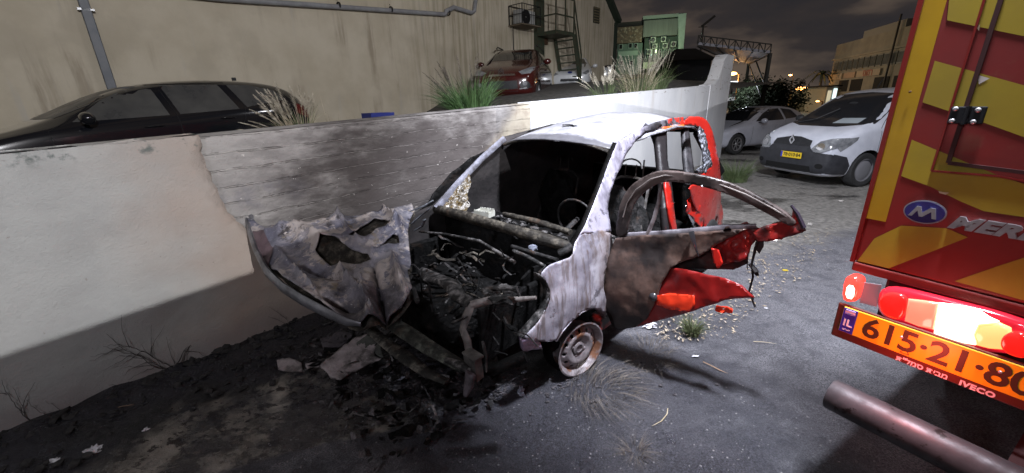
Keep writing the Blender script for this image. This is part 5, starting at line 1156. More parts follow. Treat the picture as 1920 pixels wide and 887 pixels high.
# oval badge and raised lettering
q=tp(1735,397); ang=R(0)
q1=tp(1693,398);q2=tp(1778,396); qa=tp(1737,376);qb=tp(1733,420); A_=abs(q2.x-q1.x)/2; B_=abs(qa.z-qb.z)/2
def disc(a,b_,off,mat,name,par,holes=(),t=.002):
    m=MB(); m.prism([V((q.x+x_,-off,q.z+z_)) for x_,z_ in ellipse(0,0,a,b_,40)],V((0,1,0)),t); return m.build(name,mat,par)
bd=disc(A_,B_,.0085,M('badge_silver_rim',(.5,.5,.55),rough=.3,metal=.8),'oval_badge',TRK); disc(A_*.93,B_*.9,.011,M('badge_navy',(.03,.025,.12),rough=.25,coat=.6),'badge_field',bd)
LET=M('cast_silver_letters',(.62,.63,.66),(.5,.5,.53),scale=30,rough=.28,metal=.85)
mm=[(-.8,-.42),(-.45,.42),(-.22,.42),(-.10,-.05),(.28,.42),(.55,.42),(.72,-.42),(.50,-.42),(.38,.12),(-.02,-.38),(-.2,-.38),(-.36,.1),(-.58,-.42)]
m=MB(); m.prism([V((q.x+x_*A_*.86,-.0155,q.z+z_*B_*1.05)) for x_,z_ in mm],V((0,1,0)),.004); m.build('badge_letter',LET,bd)
ql=tp(1782,412); text('MERKAVIM',.075,LET,'raised_lettering',TRK,tmat(V((ql.x,-.007,ql.z-.006)),V((1,0,0)),V((0,0,1))),.005,shear=.35,bold=.004,align='LEFT',spacing=1.05,yscale=.72)
# lower lip and lamp recess
m=MB(); z0=zb; m.box((xl+1.15,.03,z0-.018),(2.3,.07,.036)); m.build('lower_lip',M('lip_red_black',(.14,.012,.010),rough=.4),TRK,bevel=.006)
m=MB(); m.box((xl+1.2,.12,z0-.16),(2.2,.16,.25)); m.build('lamp_panel',M('black_bumper_panel',(.03,.012,.012),rough=.5),TRK,bevel=.01)
GL=lambda n,c,e,s:M(n,c,rough=.15,coat=1,emit=e,es=s)
def lens(name,poly,mat,off,depth=.02,par=None,rnd=1):
    P=[tp(*p) for p in smoothpoly(poly,rnd)]; cx=sum(p.x for p in P)/len(P);cz=sum(p.z for p in P)/len(P)
    m=MB(); n=len(P); rings=[(1,.0),(1,depth*.6),(.93,depth*.9),(.8,depth),(.0,depth*1.05)]
    for s,d in rings:
        for p in P: m.v.append(V((cx+(p.x-cx)*s,-(off+d),cz+(p.z-cz)*s)))
    for i in range(len(rings)-1):
        for k in range(n): m.f.append((i*n+k,i*n+(k+1)%n,(i+1)*n+(k+1)%n,(i+1)*n+k))
    return m.build(name,mat,par or TRK,smooth=50,weld=True)
m_=lens('side_marker_lamp',[(1592,517),(1604,511),(1621,517),(1624,528),(1615,560),(1600,563),(1587,556)],GL('marker_red',(.5,.02,.02),(1,.05,.03),2.2),.0,.05)
lens('marker_core',[(1599,527),(1615,530),(1611,556),(1595,552)],GL('marker_hot',(.9,.5,.4),(1,.55,.42),7),.045,.008,m_)
rearsheet('lamp_side_block',[(1622,528),(1655,533),(1646,574),(1614,566)],M('grey_lilac_block',(.25,.21,.23),rough=.5),.03)
TL=lens('tail_lamp',[(1660,537),(1690,536),(1740,548),(1800,563),(1860,578),(1905,592),(1960,612),(1960,672),(1900,660),(1850,655),(1800,645),(1750,628),(1700,605),(1662,592),(1650,575),(1651,552)],GL('tail_red',(.45,.015,.03),(1,.02,.05),.35),.0,.035)
lens('brake_lens',[(1660,548),(1680,542),(1706,548),(1712,560),(1702,592),(1684,594),(1662,582),(1656,565)],GL('brake_red',(.6,.02,.02),(1,.02,.01),.55),.03,.018,TL,2)
lens('indicator_lens',[(1711,555),(1740,558),(1768,562),(1758,612),(1730,606),(1704,596)],GL('pink_lens',(.8,.25,.15),(1,.22,.14),1.0),.03,.016,TL,0)
lens('lit_bulb_lens',[(1768,562),(1800,566),(1840,574),(1862,588),(1880,596),(1842,600),(1832,620),(1836,640),(1800,634),(1758,620)],GL('white_hot_lens',(1,.9,.8),(1,.62,.42),4.2),.03,.018,TL,0)
lens('amber_lens',[(1842,600),(1880,598),(1902,608),(1904,622),(1890,648),(1862,646),(1838,640),(1832,620)],GL('amber_hot_lens',(1,.5,.2),(1,.32,.10),1.8),.03,.018,TL,0)
lens('reverse_lens',[(1885,622),(1905,612),(1935,618),(1950,640),(1935,665),(1900,658),(1882,642)],GL('brake_red',(0,0,0),(0,0,0),0),.034,.02,TL,2)
point('tail_lamp_bulb',FT@V((tp(1800,600).x-.04,-.22,tp(1800,600).z-.14)),4.5,(1,.10,.08),.05)
point('marker_bulb',FT@V((tp(1606,540).x-.05,-.10,tp(1606,540).z)),.25,(1,.06,.04),.03)
# number plate in its frame
pa=tp(1577,573,.05);pb_=tp(1575,624,.05); zc=(pa.z+pb_.z)/2; x0=min(pa.x,pb_.x)
m=MB(); m.box((x0+.27,-.045,zc-.006),(.56,.014,.150)); PF=m.build('number_plate_frame',M('brown_black_frame',(.09,.022,.014),rough=.35,coat=.4),TRK,bevel=.006)
m=MB(); m.box((x0+.275,-.0535,zc+.008),(.525,.006,.108)); NP=m.build('number_plate',M('amber_yellow_plate',(.78,.47,.015),(.70,.41,.012),scale=9,rough=.35),PF,bevel=.004)
m=MB(); m.box((x0+.037,-.0575,zc+.008),(.044,.003,.102)); BSx=m.build('country_strip',M('plate_blue_strip',(.04,.03,.36),rough=.4),NP)
WT=M('plate_white_print',(.75,.72,.78),rough=.5); BKT=M('plate_brown_digits',(.05,.022,.01),rough=.5)
TM_=lambda x_,z_,off:tmat(V((x_,-off,z_)),V((1,0,0)),V((0,0,1)))
text('IL',.042,WT,'country_letters',BSx,TM_(x0+.037,zc-.002,.0595),.0008,bold=.0006)
m=MB(); m.box((x0+.037,-.0595,zc+.046),(.032,.001,.018)); m.build('flag',WT,BSx)
m=MB(); 
for dz in (-.006,.006): m.box((x0+.037,-.0605,zc+.046+dz),(.032,.0008,.0022))
m.build('flag_stripes',M('flag_blue',(.05,.1,.5),rough=.5),BSx)
text('ישראל',.010,WT,'country_name',BSx,TM_(x0+.037,zc-.031,.0595),.0005)
text('615·21·80',.112,BKT,'plate_number',NP,TM_(x0+.295,zc+.006,.057),.0012,bold=.0022,yscale=1.0,spacing=.95)
text('ת"למס תיבמ',.026,WT,'frame_lettering',PF,TM_(x0+.265,zc-.068,.0535),.0008,bold=.0006)
text('IVECO',.026,WT,'frame_lettering',PF,TM_(x0+.40,zc-.068,.0535),.0008,bold=.0012,spacing=1.1)
q=tp(1760,637,.06)
for a,b_ in ((.195,0),(.43,0)): m=MB(); m.lathe(V((x0+a,-.058,zc+.02)),V((0,-1,0)),[(.005,0),(.004,.002),(.0,.0025)],10); m.build('plate_screw',M('bolt_steel',(.45,.45,.46)),NP)
m=MB(); tq=V((x0+.215,-.0585,zc-.030)); 
tri=[V((-.012,0,-.008)),V((.012,0,-.008)),V((0,0,.012))]
for k in range(3): m.bar(tq+tri[k],tq+tri[(k+1)%3],.002,.002,up=V((0,1,0)))
m.build('plate_emblem',BKT,NP)
# round bumper tube
b1=tp(1552,735,.13); b0z=b1.z
BT=M('scuffed_bumper_tube',(.062,.056,.06),(.032,.028,.031),scale=14,rough=.42,rough2=.6,metal=.2,bump=.25,bscale=60,bdist=.002,c3=(.012,.008,.008),c3scale=16,c3pos=(.60,.63))
m=MB(); rr=.062; ymid=-.13
m.lathe(V((b1.x+.01,ymid,b0z)),V((1,0,0)),[(.0,.012),(rr*.90,.010),(rr*.93,.0),(rr*.98,.0),(rr,.006)]+[(rr+.0006*math.sin(k*2.7),.05*k) for k in range(1,45)],32)
bt=m.build('bumper_tube',BT,TRK,smooth=50)
for xx in (.5,1.7): m=MB(); m.box((b1.x+xx,.02,b0z),(.08,.3,.10)); m.build('bumper_bracket',MATS['black_bumper_panel'],TRK)
# chassis and wheels below the body, mostly dark
m=MB(); m.box((xl+1.15,2.5,.72),(1.0,4.6,.25)); m.box((xl+.25,1.0,.86),(.4,.9,.3)); m.build('chassis',M('chassis_black',(.015,.013,.013),rough=.7),TRK)
for xx in (xl+.25,xl+2.05):
    m=MB(); m.lathe((xx,1.9,.46),V((1,0,0)),[(.24,-.15),(.44,-.15),(.46,-.12),(.46,.12),(.44,.15),(.24,.15)],32,close=True); wv=m.build('wheel',TYRE,TRK,smooth=50)
    m=MB(); m.lathe((xx,1.9,.46),V((1,0,0)),[(.25,-.12),(.02,-.05),(.02,.05),(.25,.12)],24,close=True); m.build('rim',MATS['grimy_hubcap'],wv,smooth=40)
m=MB(); m.box((xl+.30,1.5,.62),(.5,.04,.5)); m.build('mud_flap',TYRE,TRK)
# scene lights mounted high on the rear corner (out of frame, the source of the floodlight)
m=MB(); m.box((xl-.02,.10,3.32),(.22,.10,.14)); m.build('scene_light_housing',DARKM,TRK)

# ================================================================ DISTANT BUILDINGS AND YARD
def vplane(px,depth,az):
    """vertical plane through the ground point seen at column px, running in compass direction az"""
    c=onp(px,300,CAM+V((cam_fwd.x,cam_fwd.y,0)).normalized()*depth,V((cam_fwd.x,cam_fwd.y,0)).normalized())
    d=V((math.sin(R(az)),math.cos(R(az)),0)); return V((c.x,c.y,0)),d
def frame2(px,depth,az,label,name,cat,group=None):
    c,d=vplane(px,depth,az); n=V((-d.y,d.x,0)); F_=fr(c,d); Fi=F_.inverted()
    def f(px,py,off=0):
        p=Fi@onp(px,py,c-n*off,n); return p
    t=thing(name,label,cat,F_,group); return t,f
# -- greenish lit block at the end of the terrace
GB,f=frame2(1215,46,104,'grey and sea-green lit block with outdoor air conditioner units beyond the terrace','apartment_building','building','buildings beyond the yard')
# local y>0 must lead away from the camera
sgn=1 if (FR[GB.name].to_3x3()@V((0,1,0))).y>0 else -1
def prect(m,f,x0,y0,x1,y1,front=0,depth=6):
    """box over the pixel rectangle; front metres proud of the base plane"""
    a=f(x0,y1);b_=f(x1,y0); ab=f(x0,y0)
    cx=(a.x+b_.x)/2; w_=abs(b_.x-a.x); zt=(b_.z+ab.z)/2; zb=a.z
    m.box((cx,sgn*(depth/2-front),(zt+zb)/2),(w_,depth,abs(zt-zb))); return m
TEAL=M('sea_green_wall',(.15,.20,.18),(.11,.16,.14),scale=1.5,rough=.8); GCL=M('corrugated_grey_cladding',(.20,.21,.20),(.15,.16,.15),scale=2,rough=.6,bump=.4,bscale=4,stretch=(6,1,.2))
prect(MB(),f,1155,82,1205,140,0,8).build('side_wing',TEAL,GB); prect(MB(),f,1155,50,1205,82,.05,5).build('tiled_roof',M('old_roof_tiles',(.20,.13,.10),(.10,.08,.07),scale=3,rough=.9,bump=1,bscale=5,c3=(.34,.27,.22),c3scale=4,c3pos=(.55,.6)),GB); prect(MB(),f,1155,40,1205,52,-.3,5).build('dark_parapet',M('dark_parapet',(.04,.035,.035),rough=.8),GB)
prect(MB(),f,1205,28,1284,37,.25,8).build('roof_fascia',M('pale_green_fascia',(.30,.35,.32),rough=.7),GB); prect(MB(),f,1205,37,1272,70,.15,8).build('metal_cladding',GCL,GB); prect(MB(),f,1205,70,1272,128,0,8).build('wall',M('dark_green_recess',(.035,.055,.048),(.06,.08,.07),scale=2,rough=.8),GB)
m=MB(); m.prism([V((p.x,-.4*sgn,p.z)) for p in (f(1271,28),f(1286,26),f(1277,128),f(1271,128))],V((0,sgn,0)),8); m.build('white_corner_fin',M('pale_fin',(.42,.50,.46),(.34,.42,.38),scale=2,rough=.7),GB)
prect(MB(),f,1158,96,1196,106,.1,.3).build('balcony_band',M('balcony_pale',(.30,.38,.34),rough=.7),GB); prect(MB(),f,1205,116,1270,129,.3,.5).build('lit_ground_floor_band',M('lit_shop_band',(.3,.32,.2),emit=(.42,.55,.30),es=.28),GB)
for px,py in ((1160,88),(1178,86),(1188,86),(1162,118),(1180,118)):
    fr_=prect(MB(),f,px,py-5,px+8,py+5,.1,.3).build('window',M('pale_frame',(.3,.36,.33),rough=.6),GB); prect(MB(),f,px+1.2,py-4,px+6.8,py+4,.13,.3).build('pane',M('night_pane',(.01,.014,.014),rough=.1),fr_)
for k in range(7):
    fr_=prect(MB(),f,1209+k*8.6,92,1215+k*8.6,110,.1,.3).build('window',MATS['pale_frame'],GB); prect(MB(),f,1210+k*8.6,93,1214+k*8.6,109,.13,.3).build('pane',MATS['night_pane'],fr_)
for px,py in ((1219,76),(1238,75),(1222,88),(1241,87),(1257,84),(1212,98)):
    a=prect(MB(),f,px,py-5,px+10,py+5,.5,.5).build('air_conditioner',M('pale_unit',(.40,.42,.40),(.3,.32,.3),scale=6,rough=.6),GB)
    c_=f(px+4.5,py); m=MB(); m.lathe(V((c_.x,-.52*sgn,c_.z)),V((0,-sgn,0)),[(.0,.0),(.19,.0),(.2,.01)],14); m.build('fan',DARKM,a)
p_=FR[GB.name]@V((0,-sgn*6,7)); point('green_yard_lamp',p_,330,(.66,1,.80),.3); 
p_=f(1232,110); point('shop_lamp',FR[GB.name]@V((p_.x,-sgn*2.5,p_.z+1)),120,(.8,1,.5),.2)
# -- long industrial block on the right
IB,f=frame2(1640,40,17,'long dim beige three-storey industrial block with window rows, rising behind the white van','industrial_block','building','buildings beyond the yard')
sgn=1 if (FR[IB.name].to_3x3()@V((0,1,0))).dot(V((1,0,0)))<0 else 1
Fi_=FR[IB.name]; 
away=(Fi_.to_3x3()@V((0,1,0))).dot(V((Fi_.translation.x,Fi_.translation.y,0))-V((0,0,0)))
sgn=1 if away>0 else -1
def facade(m,f,px0,px1,z0,z1,front=0,depth=.3):
    a=f(px0,150).x;b_=f(px1,150).x; m.box(((a+b_)/2,sgn*(depth/2-front),(z0+z1)/2),(abs(b_-a),depth,abs(z1-z0))); return m
ztop=f(1640,66).z; z2=f(1640,97).z; z3=f(1640,128).z; z4=f(1640,152).z
BW=M('beige_block_wall',(.20,.185,.15),(.14,.13,.11),scale=.8,rough=.85); 
facade(MB(),f,1556,1800,0,ztop,0,12).build('wall',BW,IB)
facade(MB(),f,1600,1672,ztop,ztop+.7,.0,6).build('roof_parapet',M('parapet_panel',(.17,.165,.15),rough=.8),IB)
facade(MB(),f,1556,1800,z2-.12,z2+.05,.25,.5).build('string_course',BW,IB)
SL=[M('signboard_cream',(.24,.20,.15),rough=.7),M('signboard_brown',(.24,.17,.12),rough=.7)]
fx=lambda px:f(px,150).x
for k,(a,b_) in enumerate(((1556,1580),(1584,1604),(1607,1650))):
    o=facade(MB(),f,a,b_,z4+.55,z3-.1,.2,.3).build('signboard',SL[k%2],IB)
SG=M('sign_lettering_rust',(.22,.075,.05),rough=.7)
R3=FR[IB.name]
def facetext(s,px,z_,size,par):
    xx=fx(px); rgt=V((1,0,0)) if sgn>0 else V((-1,0,0)); text(s,size,SG,'sign_lettering',par,tmat(V((xx,-sgn*.22,z_)),rgt,V((0,0,1))),.01,bold=.02)
facetext('סומר',1628,(z4+z3)/2+.25,.9,IB)
n=14; xa,xb=fx(1560),fx(1720)
for k in range(n):
    a=xa+(xb-xa)*k/n; b_=xa+(xb-xa)*(k+.78)/n
    for (zz0,zz1) in ((z3+.15,z2-.35),):
        m=MB(); m.box(((a+b_)/2,-sgn*.03,(zz0+zz1)/2),(abs(b_-a),.16,zz1-zz0)); wf=m.build('window',M('grey_frame',(.12,.12,.11),rough=.6),IB)
        m=MB(); m.box(((a+b_)/2,-sgn*.09,(zz0+zz1)/2),(abs(b_-a)*.86,.08,(zz1-zz0)*.8)); m.build('pane',M('murky_pane',(.045,.05,.05),(.08,.085,.08),scale=1.5,rough=.2),wf)
for a,b_ in ((1575,1592),(1597,1618),(1640,1668),(1676,1700)):
    facade(MB(),f,a,b_,z4-.9,z4+.35,.05,.2).build('dark_opening',DARKI,IB)
m=MB(); 
xx=fx(1666); m.tube([V((xx,-sgn*.3,0)),V((xx,-sgn*.3,ztop+1.2))],.09,8); m.build('downpipe',DARKM,IB)
p_=f(1600,100); point('block_street_glow',FR[IB.name]@V((p_.x,-sgn*9,p_.z-2)),900,(1,.85,.66),.4)
p_=f(1690,100); point('block_street_glow_near',FR[IB.name]@V((p_.x,-sgn*7,p_.z-1)),160,(.85,.95,.8),.4)
# -- low lit wall and huts at the far end of the yard
def simplebox(name,label,cat,px0,px1,py0,py1,depth,mat,dd=3,group=None):
    n=V((cam_fwd.x,cam_fwd.y,0)).normalized(); c=CAM+n*depth
    a=onp(px0,py1,c,n);b_=onp(px1,py0,c,n); F_=fr(V((a.x,a.y,0)),V((b_.x-a.x,b_.y-a.y,0))); t=thing(name,label,cat,F_,group)
    w_=(V((b_.x,b_.y,0))-V((a.x,a.y,0))).length; h=max(a.z,b_.z); m=MB(); m.box((w_/2,dd/2,h/2),(w_,dd,h)); m.build('wall',mat,t); return t,w_,h
LW=M('warm_lit_render',(.42,.34,.22),(.34,.27,.17),scale=1,rough=.85)
t,w_,h=simplebox('boundary_wall','low sand-coloured wall under orange street light at the far end of the yard','wall',1483,1575,170,190,44,LW,.4,None)
m=MB(); m.box((w_/2,.2,h+.05),(w_+.1,.55,.1)); m.build('coping',LW,t)
t,w_,h=simplebox('guard_hut','small white lit hut at the far corner of the yard, left of the industrial block','hut',1546,1572,162,186,40,M('hut_white',(.5,.5,.47),rough=.7),2.5)
m=MB(); m.box((w_*.78,-.04,h*.72),(w_*.26,.1,h*.4)); m.build('lit_window',M('cold_lit_window',(.5,.6,.6),emit=(.75,.95,.95),es=1.6),t); m=MB(); m.box((w_*.3,-.04,h*.55),(w_*.28,.1,h*.6)); m.build('lit_window',M('warm_lit_window',(.5,.5,.4),emit=(.9,.8,.55),es=.6),t); m=MB(); m.box((w_/2,1.2,h+.06),(w_+.3,3,.12)); m.build('roof',DARKM,t)
# -- street lamps: orange heads
def lamp(px,py,depth,h0,label,s=1.0,es=14,watt=0,arm=True):
    p=atd(px,py,depth); t=thing('street_lamp',label,'street lamp',T((p.x,p.y,0)),'orange street lamps far away')
    m=MB(); m.tube([V((.5,0,0)),V((.5,0,p.z*.97)),V((.35,0,p.z)),V((.08,0,p.z))],[.09,.06,.05,.04],8); m.build('pole',M('lamp_pole_grey',(.12,.09,.06),rough=.6),t,smooth=True)
    m=MB(); m.ball((0,0,p.z),.22*s,2,0,(1.4,1,.5)); m.build('lamp_head',M('sodium_glow',(1,.6,.2),emit=(1,.42,.10),es=es),t,smooth=True)
    if watt: point('sodium_light',V((p.x,p.y,p.z-.5)),watt,(1,.5,.16),.25)
lamp(1374,138,30,0,'orange street lamp shining beside the tall end post of the white wall',1.0,22,240)
lamp(1482,141,60,0,'thin street lamp on a bent pole, above the yard horizon',.8,6)
lamp(1500,166,52,0,'brightest orange street lamp above the sand-coloured wall',1.7,30,420)
lamp(1510,165,56,0,'second orange street lamp, just right of the brightest one',1.1,24)
lamp(1497,180,46,0,'lowest orange lamp of the far cluster, in front of the sand-coloured wall',1.3,24,90)
lamp(1533,190,38,0,'tiny orange lamp low over the roof of the silver car',.5,16)
# -- illuminated signboard low beside the post
t=thing('lit_sign','small white glowing box sign on a post behind the end of the white wall','sign',T(atd(1374,157,29).to_tuple()[:2]+(0,))); zz=atd(1374,157,29).z
m=MB(); m.box((0,0,zz),(.62,.2,.34)); m.build('panel',M('white_glow_sign',(.8,.8,.8),emit=(.85,.92,1),es=2.2),t); m=MB(); m.tube([V((0,0,0)),V((0,0,zz-.17))],.04,6); m.build('post',DARKM,t)
m=MB(); m.box((.0,0,zz-1.05),(.5,.2,.26)); m.build('lower_panel',M('grey_glow_sign',(.4,.4,.4),emit=(.5,.52,.55),es=.6),t)
# -- steel canopy lit from below
n_=V((cam_fwd.x,cam_fwd.y,0)).normalized(); 
CP=thing('steel_canopy','steel lattice canopy with white lit underside, above the end of the white wall','canopy',T(atd(1375,110,24).to_tuple()[:2]+(0,))); FC=FR[CP.name].inverted()
cz=atd(1375,105,24).z
pts=[atd(1306,86,24),atd(1446,99,24),atd(1404,124,22),atd(1330,120,22)]
c4=[FC@V((p.x,p.y,p.z)) for p in (atd(1308,84,19),atd(1444,100,19.5),atd(1404,119,27),atd(1366,112,25))]
m=MB(); m.add([p for p in c4]+[p+V((0,0,.12)) for p in c4],[(3,2,1,0),(4,5,6,7),(0,1,5,4),(1,2,6,5),(2,3,7,6),(3,0,4,7)]); m.build('roof_sheet',M('corrugated_white_ceiling',(.50,.51,.56),(.35,.36,.42),scale=3,rough=.6,stretch=(8,1,1)),CP)
m=MB(); TS=M('truss_steel',(.05,.05,.045),rough=.6)
a_,b__=c4[0],c4[1]
for k in range(13):
    p=a_.lerp(b__,k/12); m.bar(p+V((0,0,.0)),p+V((0,0,.40)),.035)
    if k<12: m.bar(p+V((0,0,0 if k%2 else .40)),a_.lerp(b__,(k+1)/12)+V((0,0,.40 if k%2 else 0)),.03)
m.bar(a_+V((0,0,.40)),b__+V((0,0,.40)),.045)
for i,j in ((0,3),(1,2),(3,2)): m.bar(c4[i]+V((0,0,.1)),c4[j]+V((0,0,.1)),.09)
for k in range(5):
    m.bar(c4[0].lerp(c4[1],k/4)+V((0,0,-.06)),c4[3].lerp(c4[2],k/4)+V((0,0,-.06)),.06)
m.build('truss',TS,CP)
for q in (c4[1],c4[2]):
    m=MB(); m.bar(V((q.x,q.y,0)),q,.14); m.build('column',TS,CP)
m=MB(); m.bar(V((c4[1].x,c4[1].y,c4[1].z-1.5)),c4[1].lerp(c4[2],.6),.06); m.bar(V((c4[1].x,c4[1].y,1.5)),V((c4[2].x,c4[2].y,c4[2].z)),.05); m.build('brace',TS,CP)
cc=(c4[0]+c4[1]+c4[2]+c4[3])/4; point('canopy_lamp',FR[CP.name]@(cc+V((.8,.3,-1.6))),110,(.86,.90,1),.2)
# floodlight mast behind the dark mass
t=thing('light_mast','dark lamp mast rising left of the canopy with an unlit angled head','mast',T(atd(1312,110,30).to_tuple()[:2]+(0,))); zz=atd(1312,50,30).z
m=MB(); m.tube([V((0,0,0)),V((0,0,zz))],[.12,.07],8); m.build('pole',TS,t); m=MB(); m.bar(V((-.1,0,zz-.1)),V((.75,0,zz+.55)),.22,.14); m.bar(V((-.35,0,zz-.15)),V((.3,0,zz-.15)),.05); m.build('lamp_head',TS,t)
# dark shed behind the wall
t,w_,h=simplebox('storage_shed','black unlit shed roof between the green building and the end post','shed',1262,1334,112,200,27,M('unlit_shed',(.010,.010,.011),rough=.9),4)
m=MB(); m.add([V((-.3,-.3,h)),V((w_+.3,-.3,h)),V((w_+.3,4.3,h)),V((-.3,4.3,h)),V((w_*.3,2,h+.9)),V((w_*.9,2,h+.9))],[(0,1,5,4),(1,2,5),(2,3,4,5),(3,0,4)]); m.build('roof',M('unlit_shed',(0,0,0)),t)

# ================================================================ VEGETATION
def leafmass(name,label,cat,base,size,n,leaf,mat,trunkmat,seed,group=None,r0=.0):
    rnd=random.Random(seed); t=thing(name,label,cat,T(base),group)
    m=MB(); cl=[V((rnd.gauss(0,.32)*size[0],rnd.gauss(0,.32)*size[1],size[2]*(.2+.75*rnd.random()))) for _ in range(int(14+size[0]*6))]
    for i in range(n):
        c=rnd.choice(cl)+V((rnd.gauss(0,.13)*size[0],rnd.gauss(0,.13)*size[1],rnd.gauss(0,.10)*size[2]))
        if c.z<.05: c.z=.05+rnd.random()*.3
        d=V((rnd.uniform(-1,1),rnd.uniform(-1,1),rnd.uniform(-.6,1))).normalized(); s_=d.cross(V((rnd.uniform(-1,1),rnd.uniform(-1,1),.3))).normalized(); L_=leaf*rnd.uniform(.6,1.4)
        m.add([c-d*L_,c+s_*L_*.4,c+d*L_,c-s_*L_*.4],[(0,1,2,3)])
    m.build('foliage',mat,t)
    m=MB()
    for k in range(5):
        a=rnd.uniform(0,6.28); m.tube([V((.1*math.cos(a),.1*math.sin(a),0)),V((.3*size[0]*.5*math.cos(a),.3*size[1]*.5*math.sin(a),size[2]*.45)),V((size[0]*.3*math.cos(a),size[1]*.3*math.sin(a),size[2]*.8))],[.06,.04,.015],6)
    m.build('stem',trunkmat,t); return t
LEAFD=M('night_dark_leaves',(.018,.030,.014),(.035,.05,.022),scale=3,rough=.7); BARK=M('bark_brown',(.07,.055,.04),(.04,.03,.025),scale=10,rough=.9)
for i,(px,depth,wd,hh_,lab) in enumerate(((1392,25,1.5,2.5,'dark bush right behind the white wall end post'),(1425,24,2.0,2.6,'widest dark bush, in the middle of the dark hedge behind the silver car'),(1462,24,1.5,2.3,'dark bush at the right end of the hedge behind the silver car'),(1300,20,1.6,2.3,'low black bush behind the white wall, right of the plumed grass'))):
    p=atd(px,200,depth); leafmass('bush',lab,'bush',(p.x,p.y,0),(wd,wd*.8,hh_),3600,.085,LEAFD,BARK,20+i,'dark bushes beyond the wall')
# palm and tree silhouettes far away
def tree(px,depth,h,label,seed,palm=False):
    p=atd(px,185,depth); t=thing('palm_tree' if palm else 'tree',label,'tree',T((p.x,p.y,0)),'far trees'); rnd=random.Random(seed)
    m=MB(); m.tube([V((0,0,0)),V((.1,0,h*.5)),V((0,0,h))],[.22,.16,.12],8); m.build('trunk',BARK,t)
    m=MB()
    for k in range(26 if palm else 500):
        if palm:
            a=rnd.uniform(0,6.28); up=rnd.uniform(-.2,1); P_=V((0,0,h)); d=V((math.cos(a),math.sin(a),up)).normalized()
            for j in range(5):
                q=P_+d*.42; s_=d.cross(V((0,0,1))).normalized()*.16*(1-j*.15); m.add([P_-s_,P_+s_,q+s_*.8,q-s_*.8],[(0,1,2,3)]); P_=q; d=(d+V((0,0,-.32))).normalized()
        else:
            c=V((rnd.gauss(0,.9),rnd.gauss(0,.9),h*(.75+.35*rnd.random()))); d=V((rnd.uniform(-1,1),rnd.uniform(-1,1),rnd.uniform(-1,1))).normalized()*.25; s_=d.cross(V((0,0,1))); m.add([c-d,c+s_*.5,c+d,c-s_*.5],[(0,1,2,3)])
    m.build('crown',LEAFD,t)
tree(1532,50,4.0,'palm silhouette beside the sand-coloured far wall',1,True); tree(1524,50,2.2,'small round tree in front of the sand-coloured far wall',2)
# grasses
def blade(m,b,d,h,w_,bend,k=6,rnd=random):
    """tapering curved blade"""
    P_=V(b); dr=(V((0,0,1))+V(d)*.25).normalized(); s_=dr.cross(V((rnd.uniform(-1,1),rnd.uniform(-1,1),0))).normalized(); vs=[]
    for j in range(k+1):
        ww=w_*(1-j/k)**.7; vs+=[P_-s_*ww,P_+s_*ww]; P_=P_+dr*h/k; dr=(dr+V(d)*bend+V((0,0,-.10*bend*j/k*2))).normalized()
    m.add(vs,[(2*j,2*j+1,2*j+3,2*j+2) for j in range(k)]); return P_,dr
GRN=M('grass_green',(.055,.09,.03),(.12,.15,.065),scale=12,rough=.6); STRAW=M('dry_straw',(.30,.25,.16),(.42,.37,.27),scale=15,rough=.8); PLUME=M('seed_plume',(.40,.36,.28),(.52,.48,.39),scale=30,rough=.9); DEADG=M('burnt_dry_grass',(.17,.145,.12),(.08,.07,.06),scale=18,rough=.9)
def grass(name,label,cat,base,n,h,w_,spread,bend,mat,seed,plumes=0,ph=1.2,lean=(0,0),group=None,mat2=None,plmat=None,flat=1.0):
    rnd=random.Random(seed); t=thing(name,label,cat,T(base),group); m=MB(); m2=MB()
    for i in range(n):
        a=rnd.uniform(0,6.28); r_=spread*math.sqrt(rnd.random()); d=V((math.cos(a)+lean[0],math.sin(a)+lean[1],0))*rnd.uniform(.3,1)*flat
        (m2 if mat2 and rnd.random()<.35 else m)
        blade(m if not(mat2 and rnd.random()<.35) else m2,(r_*math.cos(a),r_*math.sin(a),0),d,h*rnd.uniform(.55,1.15),w_,bend*rnd.uniform(.3,1.9),6,rnd)
    m.build('blades',mat,t)
    if m2.v: m2.build('dry_blades',mat2,t)
    if plumes:
        ms=MB(); mp_=MB()
        for i in range(plumes):
            a=rnd.uniform(0,6.28); d=V((math.cos(a)+lean[0],math.sin(a)+lean[1],0))*rnd.uniform(.2,1)
            P_=V((spread*.6*math.cos(a),spread*.6*math.sin(a),0)); dr=(V((0,0,1))+d*.28).normalized(); H_=h*ph*rnd.uniform(.8,1.2); pts=[P_]
            for j in range(8): P_=P_+dr*H_/8; dr=(dr+d*bend*.22).normalized(); pts.append(P_)
            ms.tube(pts[:6],.0018,4,caps=False)
            # bristly plume along the upper third
            for j in range(90):
                u=j/90; q=pts[5].lerp(pts[6],u*3) if u<.333 else pts[6].lerp(pts[7],(u-.333)*3) if u<.666 else pts[7].lerp(pts[8],(u-.666)*3)
                rr=(.016+.010*(h>.3))*math.sin(math.pi*min(1,u*.9+.1))+.003; aa=rnd.uniform(0,6.28); s1=V((math.cos(aa),math.sin(aa),0)); tipp=q+s1*rr*1.3+dr*.022; sd_=dr.cross(s1)*.0022
                mp_.add([q-sd_,q+sd_,tipp],[(0,1,2)])
        ms.build('stalks',mat2 or mat,t); mp_.build('seed_plumes',plmat or PLUME,t)
    return t
def wallspot(px,n,zoff=0):
    p=WMi@onp(px,300,WALLA+WALLN*n,WALLN); q=WM@V((p.x,n,0)); q.z=tz(p.x,n)+zoff; return q
grass('fountain_grass','large fountain grass with many pale seed plumes behind the white wall section','grass clump',wallspot(1188,.6,.05),420,.62,.0045,.36,.40,GRN,3,75,1.25,(-.35,-.25),'clumps of fountain grass',mat2=STRAW)
